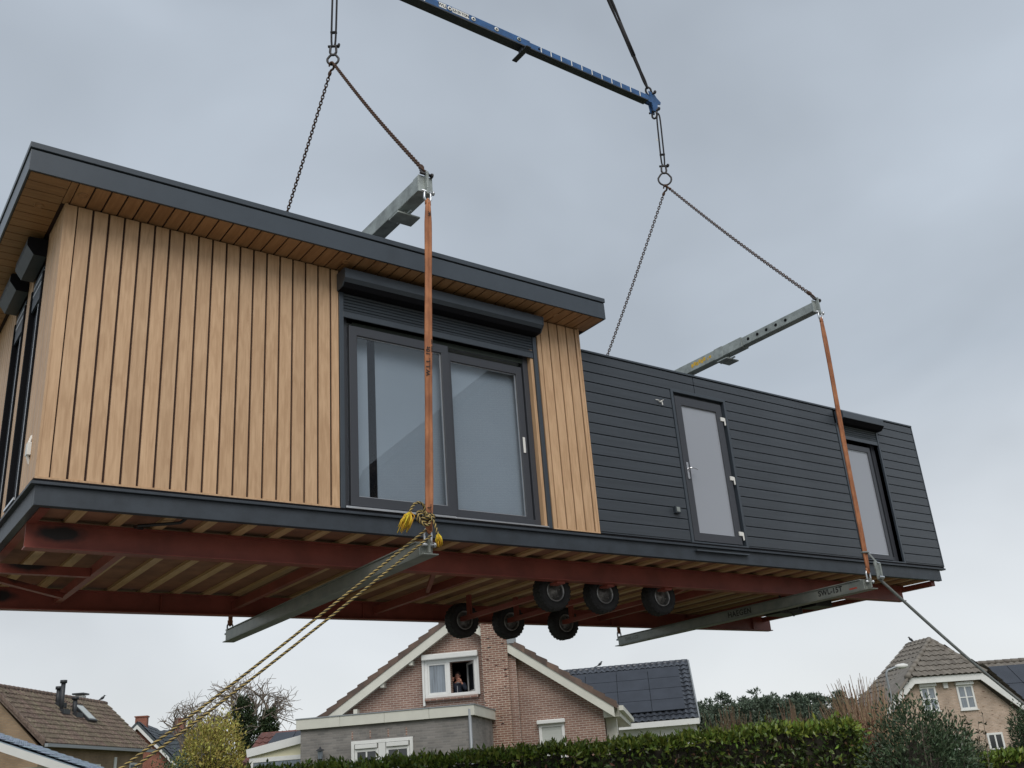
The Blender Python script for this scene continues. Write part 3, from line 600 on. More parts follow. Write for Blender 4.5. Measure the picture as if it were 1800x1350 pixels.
# chains
def link_pts(c, d, s, p, w):
    """stadium loop in the plane of d (chain direction) and s"""
    o = []; hl = p*.5+.004; r_ = w
    for k in range(10):
        t = 2*math.pi*k/10; x_, y_ = math.cos(t), math.sin(t)
        o.append(c + d*((hl-r_)*(1 if x_ > 0 else -1) + r_*x_) + s*(r_*y_))
    return o
def chain(label, A, B, p=.056):
    A, B = Vector(A), Vector(B); t = thing('lifting_chain', label, 'chain', Wd(*B)); d = (B-A).normalized(); n = int((B-A).length/(p*.80)); a = d.cross(Vector((.3, .2, 1))).normalized(); b = d.cross(a).normalized(); m = MB()
    for i in range(n):
        c = A + (B-A)*((i+.5)/n) - B; sag = Vector((0, 0, -.05*math.sin(math.pi*(i+.5)/n)))
        th = .35 + (0 if i % 2 == 0 else math.pi/2); s = a*math.cos(th)+b*math.sin(th); m.tube(link_pts(c+sag, d, s, p, .0205), .0082, 5, closed=True)
    tag(m.build('links', rust, t, smooth=True), kind='stuff')
    # hook at the top
    hk = MB(); q = A-B; hk.tube(catmull([q+d*.02, q+d*-.02+a*.0, q-d*.07+a*.028, q-d*.13+a*.005, q-d*.14-a*.03, q-d*.095-a*.045, q-d*.07-a*.035], 4), [.014]*4+[.018]*16+[.012]*5, 8); hk.tube([q+d*.06-a*.0, q+d*.0], .02, 8); hk.build('hook', rust, t, smooth=True)
    e = MB(); e.tube(link_pts(d*.0, d, a, .13, .032), .012, 7, closed=True); e.tube(link_pts(-d*.075, d, b, .08, .022), .011, 7, closed=True); e.build('end_link', rust, t, smooth=True)
    return t
HK1 = (3.84, 2.1, 7.60); HK2 = (10.83, 2.1, 7.70)
chain('rusty chain running to the near end of the spreader beam over the oak end', Vector(HK1)+Vector((0, -.06, -.10)), (3.57, -.755, 3.865))
chain('rusty chain running behind the roof of the oak clad end', Vector(HK1)+Vector((-.02, .05, -.16)), (3.57, 4.72, 3.865))
chain('rusty chain running to the near end of the telescopic spreader beam', Vector(HK2)+Vector((.0, -.06, -.14)), (10.54, -.755, 3.895))
chain('rusty chain running behind the dark clad roof', Vector(HK2)+Vector((-.02, .05, -.20)), (10.54, 4.72, 3.895))
# master links and slings above the hooks
def hanger(label, hk, top, ring_r, eye):
    t = thing('rigging_set', label, 'rigging', Wd(*hk)); T = Vector(top)-Vector(hk); T0 = Vector((0, 0, 0)); u = T.normalized(); sx = Vector((1, 0, 0)); sy = u.cross(sx).normalized()
    m = MB(); ml = ring_r*2.6; m.tube([T0 + u*(ml/2-.05) + u*(ml/2*math.cos(k*math.pi/9)) + (sx*.8-sy*.6)*(ring_r*math.sin(k*math.pi/9)*(1.15 if 3 < k < 15 else 1)) for k in range(18)], .018, 8, closed=True); m.build('master_link', dark_steel, t, smooth=True)
    z = ml-.05
    m = MB(); shackle(m, T0+u*(z+.16), -u, (sx*.8-sy*.6), .05, .17, .019, .06); m.build('shackle', dark_steel, t, smooth=True)
    z += .16; s = (sx*.8-sy*.6)
    for o_ in (-1, 1):
        m = MB(); pts = [T0+u*z, T0+u*(z+.10)+s*(.030*o_), T0+u*(z+.5*(T.length-z))+s*(.034*o_), T-u*.12+s*(.030*o_), T]; m.tube(catmull(pts, 5), .016, 7); m.build('sling_leg', sling_m, t, smooth=True)
    m = MB(); m.tube([T0+u*(z+.27)-s*.05, T0+u*(z+.27)+s*.05], .024, 7); m.build('keeper_band', sling_m, t)
    if eye: part('tag', tuple(T*.62+s*-.07-Vector((.015, .002, .03))), tuple(T*.62+s*-.07+Vector((.015, .002, .02))), white_m, t)
    return t
BZ = 9.64
hanger('black sling pair with shackle hanging over the oak clad end', HK1, (3.90, 2.1, BZ-.02), .075, False)
hanger('short black sling pair under the end of the blue spreader beam', HK2, (10.93, 2.1, BZ-.27), .11, True)
# blue spreader beam
bb = thing('blue_spreader_beam', 'blue telescopic spreader beam with white WLL plate and ring marked holes', 'spreader beam', Wd(3.6, 2.1, BZ-.02))
def BX(x): return x-3.6
part('outer_tube', (BX(3.55), .0, .0), (BX(7.79), .17, .15), blue_m, bb, .006); part('inner_tube', (BX(7.78), .012, .012), (BX(10.75), .158, .135), blue_m, bb, .006)
part('bottom_rail', (BX(3.55), -.004, -.03), (BX(7.77), .175, -.001), blackpaint, bb, .003); part('bottom_rail', (BX(7.80), .01, -.012), (BX(10.72), .16, .0115), blackpaint, bb, .003)
for xx in (5.06, 6.054, 6.543, 7.038, 7.533):
    o = MB().lathe([(.022, -.012), (.043, -.012), (.046, -.0), (.020, .0), (.022, -.012)], (BX(xx), -.001, .075), 'y', 22).build('hole_ring', white_m if xx < 7.4 else tube_galv, bb, smooth=True); MB().lathe([(0, -.005), (.024, -.005), (.024, .0)], (BX(xx), -.001, .075), 'y', 18).build('pin_hole', black_m, bb)
for xx in (8.05, 8.28, 8.52, 8.77, 9.02, 9.27, 9.52, 9.77, 10.01, 10.26, 10.51): part('measure_mark', (BX(xx)-.011, .009, .016), (BX(xx)+.011, .0118, .128), white_m, bb)
MB().lathe([(0, -.004), (.022, -.004), (.022, 0)], (BX(8.0), .011, .07), 'y', 16).build('pin_hole', black_m, bb)
for xx in (5.50, 5.545): part('measure_mark', (BX(xx)-.012, -.003, .005), (BX(xx)+.012, -.0005, .145), white_m, bb)
pl1 = part('rating_plate', (BX(5.835), -.005, .025), (BX(5.985), -.001, .13), white_m, bb); pl2 = part('rating_plate', (BX(6.105), -.005, .025), (BX(6.45), -.001, .13), white_m, bb)
MF = Matrix(((1, 0, 0, 0), (0, 0, -1, 0), (0, 1, 0, 0), (0, 0, 0, 1)))
lettering('WLL', .085, ink, pl1, Matrix.Translation((BX(5.91), -.0062, .077)) @ MF); lettering('2,5-25 TON', .075, ink, pl2, Matrix.Translation((BX(6.28), -.0062, .077)) @ MF, .9)
MB().bar((BX(7.62), .085, -.03), (BX(7.62), .085, -.15), .10, .03, (1, 0, 0)).build('foot', blackpaint, bb); part('foot_plate', (BX(7.57), -.16, -.175), (BX(7.67), .30, -.15), blackpaint, bb, .005)
def cheek(yy):
    m = MB(); pts = [(10.74, .0), (10.74, .135), (10.82, .15), (10.80, .27), (10.93, .27), (11.0, .17), (11.10, .10), (11.08, .04), (11.0, .02), (10.97, -.19), (10.86, -.19), (10.84, .0)]
    return m.prism([(BX(a), yy, b) for a, b in pts], (0, .02, 0)).build('end_plate', blue_m, bb)
cheek(.03); cheek(.12)
for c_, u_ in (((10.88, .085, .24), (-.35, 0, 1)), ((10.92, .085, -.15), (0, 0, -1))):
    m = MB(); shackle(m, (BX(c_[0]), c_[1], c_[2]), u_, (.35, -1, 0), .055, .17, .02, .085); m.build('shackle', dark_steel, bb, smooth=True)
# the long sling pair up to the crane hook
tw = thing('crane_sling', 'long black sling pair running up from the blue spreader beam end', 'sling', Wd(10.83, 2.18, BZ+.35)); A = Vector((0, 0, 0)); B = Vector((-3.35, -.08, 8.6)); dd = (B-A).normalized(); s = dd.cross(Vector((0, 1, 0))).normalized()
for o_ in (-1, 1):
    m = MB(); m.tube(catmull([A, A+dd*.18+s*.03*o_, A+dd*.5+s*.020*o_, A+dd*1.2+s*.030*o_, A+dd*1.9+s*.05*o_, A+dd*4+s*.06*o_, B], 5), [.020]*10+[.024]*10+[.030]*11, 8); m.build('sling_leg', sling_m, tw, smooth=True)
m = MB(); m.tube([A+dd*.75, A+dd*1.55], .045, 8); m.build('sleeve', sling_m, tw, smooth=True)

# ------------------------------------------------------------------ rope and webbing
def strands(path, r, pitch, ns, my, mk, parent, base, name='rope_strand'):
    P = [Vector(p) for p in path]; seg = [0]
    for i in range(1, len(P)): seg.append(seg[-1]+(P[i]-P[i-1]).length)
    tot = seg[-1]; n = max(8, int(tot/pitch*9)); pts = []; j = 0
    for i in range(n+1):
        l = tot*i/n
        while j < len(P)-2 and seg[j+1] < l: j += 1
        pts.append(P[j].lerp(P[j+1], (l-seg[j])/max(1e-9, seg[j+1]-seg[j])))
    for k in range(ns):
        o = []; prev = None
        for i, p in enumerate(pts):
            d = (pts[min(i+1, n)]-pts[max(i-1, 0)]).normalized()
            if prev is None:
                x = d.cross(Vector((0, 0, 1))); x = x.normalized() if x.length > .01 else Vector((1, 0, 0))
            else: x = (prev-d*prev.dot(d)).normalized()
            prev = x; y = d.cross(x); t = 2*math.pi*(tot*i/n/pitch + k/ns); o.append(p + (x*math.cos(t)+y*math.sin(t))*r*.52 - base)
        m = MB(); m.tube(o, r*.56, 5); m.build(name, my if k % 2 == 0 else mk, parent, smooth=True)
KN = Vector(Wd(3.37, -.86, -.42))
rope = thing('tag_line', 'doubled yellow and black rope running from the lifting beam knot down towards the shed roof', 'rope', KN)
e1 = Vector(at(190, 1345, 8.3)); e2 = Vector(at(212, 1345, 8.35))
for k, (q, e_) in enumerate(((Vector((-.02, .0, .03)), e1), (Vector((.02, -.02, -.03)), e2))):
    a = KN+q; dr = (e_-a); path = []
    tmax = min(1.75, (a.z-.05)/max(.01, a.z-e_.z))
    for i in range(30):
        t = tmax*i/29; path.append(a+dr*t+Vector((0, 0, -.10*math.sin(math.pi*min(1, t/tmax)))))
    strands(path, .0125, .105, 4, rope_y, rope_k, rope, KN)
# knot: wraps round the sling and a bow, loose ends with tassels
c0 = Vector(Wd(3.412, -.815, -.26)); 
wrap = [c0 + Vector((.062*math.cos(t), .038*math.sin(t), .012*math.sin(t*1.3)+.016*(t/6.28-1))) for t in np.linspace(0, 4*math.pi, 36)]
strands(wrap, .014, .09, 4, rope_y, rope_k, rope, KN)
kn = [c0+Vector(v) for v in ((-.05, -.04, .0), (-.10, -.06, .03), (-.15, -.05, -.01), (-.14, -.05, -.06), (-.08, -.07, -.05), (-.04, -.06, .01), (-.09, -.04, .05), (-.16, -.06, .02), (-.13, -.08, -.08), (-.06, -.09, -.09), (-.02, -.05, -.02), (-.07, -.1, -.02), (-.12, -.04, -.03))]
strands(catmull(kn, 6), .0145, .09, 4, rope_y, rope_k, rope, KN)
bow = [c0+Vector(v) for v in ((-.09, -.06, .02), (-.10, -.09, .08), (-.15, -.10, .115), (-.21, -.10, .10), (-.255, -.10, .04), (-.27, -.10, .0))]
strands(catmull(bow, 6), .013, .08, 4, rope_y, rope_k, rope, KN)
end2 = [c0+Vector(v) for v in ((-.03, -.06, .0), (.0, -.09, -.06), (.02, -.10, -.14), (.035, -.10, -.19))]
strands(catmull(end2, 6), .013, .08, 4, rope_y, rope_k, rope, KN)
def tassel(p, d, ln, spread, n):
    m = MB()
    for i in range(n):
        o = Vector(rng.normal(0, 1, 3)); q = p + o*.006; e_ = p + Vector(d)*ln*random.uniform(.7, 1.05) + o*spread*ln; mid = (q+e_)/2 + o*spread*.35*ln; m.tube([q-KN, mid-KN, e_-KN], [.005, .006, .003], 4)
    return m.build('tassel', tassel_m, rope, smooth=True)
tassel(bow[-1], (-.42, 0, -.9), .17, .17, 90); tassel(end2[-1], (.1, 0, -1), .10, .17, 60)
# webbing at the other end
wb0 = Vector(Wd(10.66, -.80, -.50)); web = thing('tie_down_strap', 'grey webbing strap with ratchet tied to the SWL-15T lifting beam', 'strap', wb0)
we = Vector(at(1800, 1233, 17.0)); dr = we-wb0; m = MB(); vs = []; n = 40; tm = 1.3
for i in range(n+1):
    t = tm*i/n; p = dr*t + Vector((0, 0, -.08*math.sin(math.pi*t/tm))); tw_ = .35+1.6*t; sx = Vector((math.cos(tw_)*.8, -.3, math.sin(tw_))).normalized(); 
    for o_ in (-1, 1):
        for q in (-.002, .002): vs.append(p + sx*(.024*o_) + dr.normalized().cross(sx)*q)
fs = []
for i in range(n):
    a = i*4; fs += [(a, a+2, a+6, a+4), (a+1, a+5, a+7, a+3), (a, a+4, a+5, a+1), (a+2, a+3, a+7, a+6)]
m.add(vs, fs); m.build('webbing', web_m, web, smooth=True)
m = MB(); m.bar((.0, .0, -.0), (-.05, -.02, .24), .075, .02, (0, 1, 0)); m.bar((.035, -.01, -.01), (.01, -.03, .22), .03, .05, (0, 1, 0)); m.build('ratchet_handle', tube_galv, web, bevel=.004)
m = MB(); m.tube([(-.04, -.03, .02), (.06, -.03, .02)], .022, 8); m.tube([(-.03, -.03, .22), (.03, -.03, .22)], .012, 8); m.build('ratchet_axle', alu, web)
cw = Vector(Wd(10.562, -.722, -.12))-wb0; m = MB(); m.tube([cw+Vector((.056*math.cos(t), .034*math.sin(t), .0)) for t in np.linspace(0, 2*math.pi, 14)[:-1]], .014, 6, closed=True); m.bar(cw+Vector((.05, -.02, 0)), Vector((-.03, -.02, .24)), .04, .006, (0, 1, 0)); m.build('webbing_loop', web_m, web)

# ================================================================== BACKGROUND HELPERS
def house(name, label, pl, z=0): return thing(name, label, 'house', tuple(pl.O), pl.ang)
def clip(poly, a, b, c):
    """keep a*u+b*z>=c"""
    o = []
    for i in range(len(poly)):
        p, q = poly[i], poly[(i+1) % len(poly)]; fp, fq = a*p[0]+b*p[1]-c, a*q[0]+b*q[1]-c
        if fp >= 0: o.append(p)
        if fp*fq < 0:
            t = fp/(fp-fq); o.append((p[0]+(q[0]-p[0])*t, p[1]+(q[1]-p[1])*t))
    return o
def prism_uz(m, poly, y0, y1): return m.prism([(u, y0, z) for u, z in poly], (0, y1-y0, 0))
def wall_with_hole(poly, hole, y0, y1):
    u0, z0, u1, z1 = hole; m = MB()
    for c in ([(-1, 0, -u0)], [(1, 0, u1)], [(1, 0, u0), (-1, 0, -u1), (0, -1, -z0)], [(1, 0, u0), (-1, 0, -u1), (0, 1, z1)]):
        p = poly
        for k in c: p = clip(p, *k)
        if len(p) > 2: prism_uz(m, p, y0, y1)
    return m
dark_pane = mat('dark_window_pane', (.022, .026, .030), .06, spec=.8)
grey_pane = mat('curtained_pane', (.20, .23, .26), .12, var=.25, scale=3, stretch=(6, 1, .4), spec=.7)
pale_pane = mat('pane_with_white_blind', (.48, .50, .46), .15, var=.06, scale=1, stretch=(1, 1, 20), spec=.6)
trim_w = mat('cream_white_paint', (.66, .65, .57), .5, var=.05, scale=2)
trim_w2 = mat('white_paint', (.74, .74, .71), .5, var=.04, scale=2)
def window(parent, u0, z0, u1, z1, pane=dark_pane, fr=None, t=.07, v=(), h=(), y=0.0, box=0.0, name='window'):
    fr = fr or trim_w2; w = ring0(u0, u1, z0, z1, y-.05, y+.03, t).build(name, fr, parent, bevel=.006)
    n = len(v)+1; us = [u0+t]+list(v)+[u1-t]; zs_ = [z0+t]+list(h)+[z1-t]
    for a in v: part('mullion', (a-t*.4, y-.042, z0+t), (a+t*.4, y+.02, z1-t), fr, w)
    for i in range(len(us)-1):
        for j in range(len(zs_)-1):
            g_ = t*.4
            part('pane', (us[i]+(g_ if i else 0), y-.02, zs_[j]+(g_*.6 if j else 0)), (us[i+1]-(g_ if i < n-1 else 0), y-.012, zs_[j+1]-(g_*.6 if j < len(zs_)-2 else 0)), pane[(i+j) % len(pane)] if isinstance(pane, (list, tuple)) else pane, w)
            if j: part('glazing_bar', (us[i]+(g_ if i else 0), y-.04, zs_[j]-g_*.6), (us[i+1]-(g_ if i < n-1 else 0), y+.01, zs_[j]+g_*.6), fr, w)
    if box: part('shutter_box', (u0-.04, y-.17, z1+.003), (u1+.04, y+.0, z1+box), fr, w, .02)
    part('sill', (u0-.05, y-.09, z0-.05), (u1+.05, y+.02, z0-.003), fr, w)
    return w
def tile_mb(pu, pv, m=None, O=(0, 0, 0), u=(1, 0, 0), v=(0, 1, 0), lift=.035, amp=.028):
    """one curved pan tile: covers pu x pv in the (u,v) plane, n = u x v"""
    m = m or MB(); O = Vector(O); u = Vector(u); v = Vector(v); n = u.cross(v); V = []; k = 5
    for j, (b, l) in enumerate(((-.04, lift), (pv+.02, 0.004))):
        for i in range(k):
            a = pu*i/(k-1)*1.02; V.append(O + u*a + v*b + n*(l + amp*math.sin(2*math.pi*i/(k-1))*.9+amp))
    for i in range(k):
        a = pu*i/(k-1)*1.02; V.append(O + u*a + v*-.04 + n*(lift-.02 + amp*math.sin(2*math.pi*i/(k-1))*.9+amp))
    F = [(i, i+1, k+i+1, k+i) for i in range(k-1)] + [(2*k+i, 2*k+i+1, i+1, i) for i in range(k-1)]
    return m.add(V, F)
def inside(p, poly):
    c = False; j = len(poly)-1
    for i in range(len(poly)):
        if (poly[i][1] > p[1]) != (poly[j][1] > p[1]) and p[0] < (poly[j][0]-poly[i][0])*(p[1]-poly[i][1])/(poly[j][1]-poly[i][1])+poly[i][0]: c = not c
        j = i
    return c
def tiles(parent, O, u, v, poly, pu, pv, m, single=True, holes=(), name='roof_tile', lift=.035, amp=.028, scale_inset=0):
    """fill polygon (in u,v metres) with pan tiles; single = every tile its own object"""
    O = Vector(O); u = Vector(u).normalized(); v = Vector(v).normalized(); us = [p[0] for p in poly]; vs_ = [p[1] for p in poly]; n = 0; big = MB()
    M3 = Matrix((u, v, u.cross(v))).transposed().to_4x4(); me = None
    b = min(vs_)
    while b < max(vs_):
        a = min(us)
        while a < max(us):
            c = (a+pu/2, b+pv/2)
            if inside(c, poly) and not any(h[0] < c[0] < h[2] and h[1] < c[1] < h[3] for h in holes):
                if single:
                    if me is None:
                        me = tile_mb(pu, pv, lift=lift, amp=amp).mesh(name, m)
                    o = bpy.data.objects.new(name, me); COL.objects.link(o); o.parent = parent; o.matrix_local = Matrix.Translation(O+u*a+v*b+u.cross(v)*random.uniform(0, .006)) @ M3
                else: tile_mb(pu, pv, big, O+u*a+v*b+u.cross(v)*random.uniform(0, .012), u, v, lift, amp)
                n += 1
            a += pu
        b += pv
    if not single: tag(big.build(name+'s', m, parent), kind='stuff')
    return n
def tile_mat(name, c, c2, rough=.7, rnd=.18): return mat(name, c, rough, col2=c2, scale=2.5, rnd=rnd, island=False, bump=.2, bscale=30)
brown_tile = mat('brown_concrete_tile', (.095, .068, .050), .8, col2=(.25, .20, .145), scale=11, rnd=.22, island=True, fac=(.38, .72))
grey_tile = mat('weathered_grey_tile', (.145, .125, .105), .75, col2=(.205, .185, .155), scale=3, rnd=.15)
dark_tile = mat('glazed_dark_tile', (.055, .062, .075), .26, var=.2, scale=3, rnd=.18)
blue_tile = mat('blue_grey_tile_sheet', (.22, .27, .33), .38, var=.2, scale=3, rnd=.12, island=True)  # blue grey brightened in the base colour to stand in for sky reflection
red_tile = mat('red_clay_tile', (.20, .075, .055), .65, col2=(.13, .06, .05), scale=4, rnd=.2)
slate_tile = mat('slate_grey_tile', (.055, .065, .075), .5, var=.2, scale=3, rnd=.18, island=True)
verge_t = mat('brown_verge_tile', (.10, .072, .06), .7, col2=(.17, .11, .08), scale=3, rnd=.25)
solar_m = mat('solar_glass', (.034, .039, .050), .14, var=.15, scale=1.5, spec=.6)
brick_r = brick_mat('brown_red_brick', (.23, .130, .100), (.30, .185, .142), (.44, .37, .32))
brick_c = brick_mat('chimney_brick', (.20, .10, .075), (.30, .165, .12), (.50, .42, .34), dark=(.035, .03, .03))
brick_g = brick_mat('grey_brick', (.19, .18, .17), (.27, .25, .23), (.24, .23, .215), bump=.4)
brick_y = brick_mat('yellow_brick', (.44, .325, .24), (.52, .40, .31), (.42, .35, .29), dark=(.20, .13, .09))
brick_t = brick_mat('tan_brick', (.28, .19, .115), (.33, .23, .14), (.25, .20, .15))
brick_o = brick_mat('orange_brick', (.26, .09, .06), (.31, .12, .08), (.28, .16, .12))
zinc = mat('zinc_pipe', (.30, .32, .33), .5, metal=.3)
fluem = mat('black_flue', (.03, .032, .036), .5)

# ================================================================== MAIN BRICK HOUSE with gable, chimney breast and grey extension
M_ = Plane(852, 1250, 32, -7)
mh = house('brick_gable_house', 'brown brick gable house with tall chimney breast and open upstairs window', M_)
uL0, zL0 = M_.uv(588, 1250, -.3); uL1, zL1 = M_.uv(790, 1093, -.3); kL = (zL1-zL0)/(uL1-uL0)
uR0, zR0 = M_.uv(900, 1135, -.3); uR1, zR1 = M_.uv(1079, 1242, -.3); kR = (zR1-zR0)/(uR1-uR0)
ua = (zR0-kR*uR0-zL0+kL*uL0)/(kL-kR); za = zL0+kL*(ua-uL0); zLf = lambda u: zL0+kL*(u-uL0); zRf = lambda u: zR0+kR*(u-uR0)
uWR = uR1-.35; uWL = uL0-2.2
HD = 9.0
w0 = M_.uv(746, 1161); w1 = M_.uv(842, 1222); W = (w0[0], w1[1]+.03, w1[0], w0[1]-.03)
mid = M_.uv(789, 1190)[0]
gable = [(uWL, 0), (uWR, 0), (uWR, zRf(uWR)-.22), (ua, za-.22), (uWL, zLf(uWL)-.22)]
hole = (mid+.06, W[1]+.10, W[2]-.10, W[3]-.10)
wall_with_hole(gable, hole, 0, .3).build('wall', brick_r, mh)
sw_ = MB(); sw_.box((uWR-.3, .301, 0), (uWR-.0, HD, zRf(uWR)-.3)); sw_.build('wall', brick_r, mh)
room = MB(); room_m = mat('dark_room', (.05, .05, .055), .9)
FZ = W[1]-1.02
room.box((hole[0]-1.2, .31, FZ-.12), (hole[2]+.8, 3.2, FZ)); room.build('upper_floor', room_m, mh)
part('room_wall', (hole[0]-1.2, 3.21, FZ), (hole[2]+.8, 3.3, FZ+2.4), room_m, mh)
part('room_wall', (hole[0]-1.3, .31, FZ), (hole[0]-1.21, 3.2, FZ+2.4), room_m, mh); part('room_wall', (hole[2]+.81, .31, FZ), (hole[2]+.9, 3.2, FZ+2.4), room_m, mh); part('room_ceiling', (hole[0]-1.3, .31, FZ+2.41), (hole[2]+.9, 3.2, FZ+2.5), room_m, mh)
# roof slopes, barge boards, verge tiles
nL = Vector((-kL, 1)).normalized(); 
def slope(u0, u1, f, th, y0, y1, m, name, dz=0): return prism_uz(MB(), [(u0, f(u0)+dz), (u1, f(u1)+dz), (u1, f(u1)+dz-th), (u0, f(u0)+dz-th)], y0, y1).build(name, m, mh)
slope(uWL-.4, ua, zLf, .16, -.30, HD, brown_tile, 'roof', .17); slope(ua, uR1+.1, zRf, .16, -.30, HD, brown_tile, 'roof', .17)
slope(uWL-.4, ua, zLf, .30, -.36, -.301, trim_w, 'barge_board', .0); slope(ua, uR1, zRf, .30, -.36, -.301, trim_w, 'barge_board', .0)
slope(uWL-.4, ua, zLf, .03, -.30, -.0, trim_w, 'barge_soffit', -.22); slope(ua, uR1, zRf, .03, -.30, 0, trim_w, 'barge_soffit', -.22)
def verge(u0, u1, f, n):
    d = (u1-u0)/n; me = None
    for i in range(n):
        a, b = u0+d*i, u0+d*(i+1); hi = .20; m = MB()
        lo_first = f(a) < f(b); ja, jb = (.225, .165) if lo_first else (.165, .225)
        prism_uz(m, [(a, f(a)+ja), (b, f(b)+jb), (b, f(b)+.0), (a, f(a)+.0)], -.39, -.12); m.build('verge_tile', verge_t, mh)
verge(uWL-.4, ua, zLf, 20); verge(ua, uR1+.1, zRf, 14)
for px, py in ((770, 1112), (722, 1158), (672, 1197), (625, 1244)):
    a, b = M_.uv(px, py, -.25); part('purlin_end', (a-.06, -.29, b-.2), (a+.06, -.0, b-.05), trim_w, mh)
# right eave running back
part('eave_beam', (uWR+.001, -.1, zRf(uR1)-.28), (uR1+.15, HD, zRf(uR1)-.02), trim_w, mh); part('gutter', (uR1+.151, -.3, zRf(uR1)-.12), (uR1+.28, HD, zRf(uR1)+.02), trim_w, mh)
# chimney breast
c0_, c1_ = M_.uv(856, 1290, -.35), M_.uv(901, 1290, -.35)
part('chimney_breast', (c0_[0], -.42, 0), (c1_[0]+.02, .29, 7.35), brick_c, mh); part('chimney_cap', (c0_[0]-.08, -.5, 7.351), (c1_[0]+.1, .5, 7.47), trim_w, mh)
part('chimney_return', (c1_[0]+.021, -.25, 0), (c1_[0]+.24, -.001, 5.2), brick_r, mh)
part('flashing', (c1_[0]+.021, -.4, zRf(c1_[0])-.05), (c1_[0]+.25, .1, zRf(c1_[0])+.2), zinc, mh)
# upstairs window: fixed light with curtain, open casement
wf = ring0(W[0], W[2], W[1], W[3], -.07, .06, .10).build('window', trim_w2, mh, bevel=.01)
part('mullion', (mid-.055, -.065, W[1]+.101), (mid+.055, .05, W[3]-.101), trim_w2, wf, .006)
ring0(W[0]+.101, mid-.056, W[1]+.101, W[3]-.101, -.05, .03, .055).build('sash', trim_w2, wf, bevel=.005)
part('pane', (W[0]+.157, -.01, W[1]+.157), (mid-.112, -.003, W[3]-.157), grey_pane, wf)
cas = ring0(0, hole[2]-hole[0]-.01, W[1]+.11, W[3]-.11, -.03, .03, .06).build('casement', trim_w2, wf)
cas.data.transform(Matrix.Scale(-1, 4, (1, 0, 0))); cas.location = (hole[2], .04, 0); cas.rotation_euler = (0, 0, R(-62)); cas.data.flip_normals()
cp = part('pane', (-(hole[2]-hole[0]-.075), -.005, W[1]+.17), (-.062, .004, W[3]-.17), dark_pane, cas)
part('shutter_box', (W[0]-.06, -.22, W[3]+.002), (W[2]+.06, .0, W[3]+.18), trim_w2, wf, .03); part('guide_rail', (W[0]-.07, -.10, W[1]-.22), (W[0]-.003, -.0, W[3]), trim_w2, wf); part('guide_rail', (W[2]+.003, -.10, W[1]), (W[2]+.06, .0, W[3]), trim_w2, wf)
part('sill', (W[0], -.14, W[1]-.08), (W[2], .0, W[1]-.004), brick_r, wf)
q0, q1 = M_.uv(947, 1274), M_.uv(997, 1330); window(mh, q0[0], q1[1], q1[0], q0[1], pale_pane, trim_w2, .09, y=-.02, box=.12)
# window on the eave side with lattice blind
part('lean_to_post', (uWR+.02, .4, 0), (uWR+.35, .9, zRf(uR1)-.29), trim_w, mh)
# grey brick extension
E_ = Plane(830, 1250, 28.2, -7)
e0, e1 = E_.uv(525, 1268)[0], E_.uv(830, 1250)[0]; zt = (E_.uv(526, 1262)[1]+E_.uv(828, 1243)[1])/2; zb2 = zt-.27
ex = thing('grey_extension', 'flat roofed grey brick extension with cream fascia in front of the gable house', 'house extension', tuple(E_.O), E_.ang)
part('wall', (e0+.06, 0, 0), (e1-.03, 3.6, zb2+.02), brick_g, ex)
for k in range(4):
    a = e0-.04+(e1-e0+.12)*k/4; part('fascia', (a, -.10, zb2), (a+(e1-e0+.12)/4-.006, -.04, zt), trim_w, ex, .004)
part('fascia', (e1+.02, -.039, zb2), (e1+.08, 3.5, zt), trim_w, ex); part('fascia', (e0-.04, -.039, zb2), (e0+.0, 3.5, zt), trim_w, ex)
part('roof', (e0+.001, -.039, zb2+.05), (e1+.019, 3.5, zt-.02), roofing, ex); part('roof_edge', (e0-.06, -.12, zt+.001), (e1+.10, 3.5, zt+.03), zinc, ex)
MB().tube([(e1-.06, -.07, zt-.1), (e1-.06, -.07, 0)], .045, 10).build('drain_pipe', zinc, ex, smooth=True)
a0, a1 = E_.uv(618, 1304), E_.uv(729, 1380); wz1 = (E_.uv(618, 1303)[1]+E_.uv(730, 1295)[1])/2
ew = ring0(a0[0], a1[0], 1.0, wz1, -.06, .0, .09).build('window', trim_w2, ex, bevel=.01); um = (a0[0]+a1[0])/2; part('mullion', (um-.10, -.055, 1.091), (um+.10, -.0, wz1-.091), trim_w2, ew)
for ua0, ua1 in ((a0[0]+.09, um-.10), (um+.10, a1[0]-.09)):
    part('shutter_box', (ua0+.03, -.10, wz1-.21), (ua1-.03, -.01, wz1-.10), trim_w2, ew, .01); uc = (ua0+ua1)/2
    ring0(ua0+.01, ua1-.01, 1.1, wz1-.22, -.045, -.005, .07).build('sash', trim_w2, ew); part('glazing_bar', (uc-.02, -.04, 1.171), (uc+.02, -.005, wz1-.291), trim_w2, ew)
    part('pane', (ua0+.081, -.02, 1.171), (uc-.021, -.012, wz1-.291), dark_pane, ew); part('pane', (uc+.021, -.02, 1.171), (ua1-.081, -.012, wz1-.291), dark_pane, ew)
n_ = 34
for k in range(n_): # soldier course
    a = a0[0]+(a1[0]-a0[0])*k/n_
    if k % 2 == 0: part('soldier_brick', (a+.004, -.012, wz1+.05), (a+(a1[0]-a0[0])/n_-.006, .0, wz1+.26), brick_r if k % 5 == 0 else brick_g, ex)
lu, lz = E_.uv(567, 1326); lan = thing('wall_lantern', 'small dark wall lantern on the grey brick extension', 'lantern', tuple(E_.O), E_.ang)
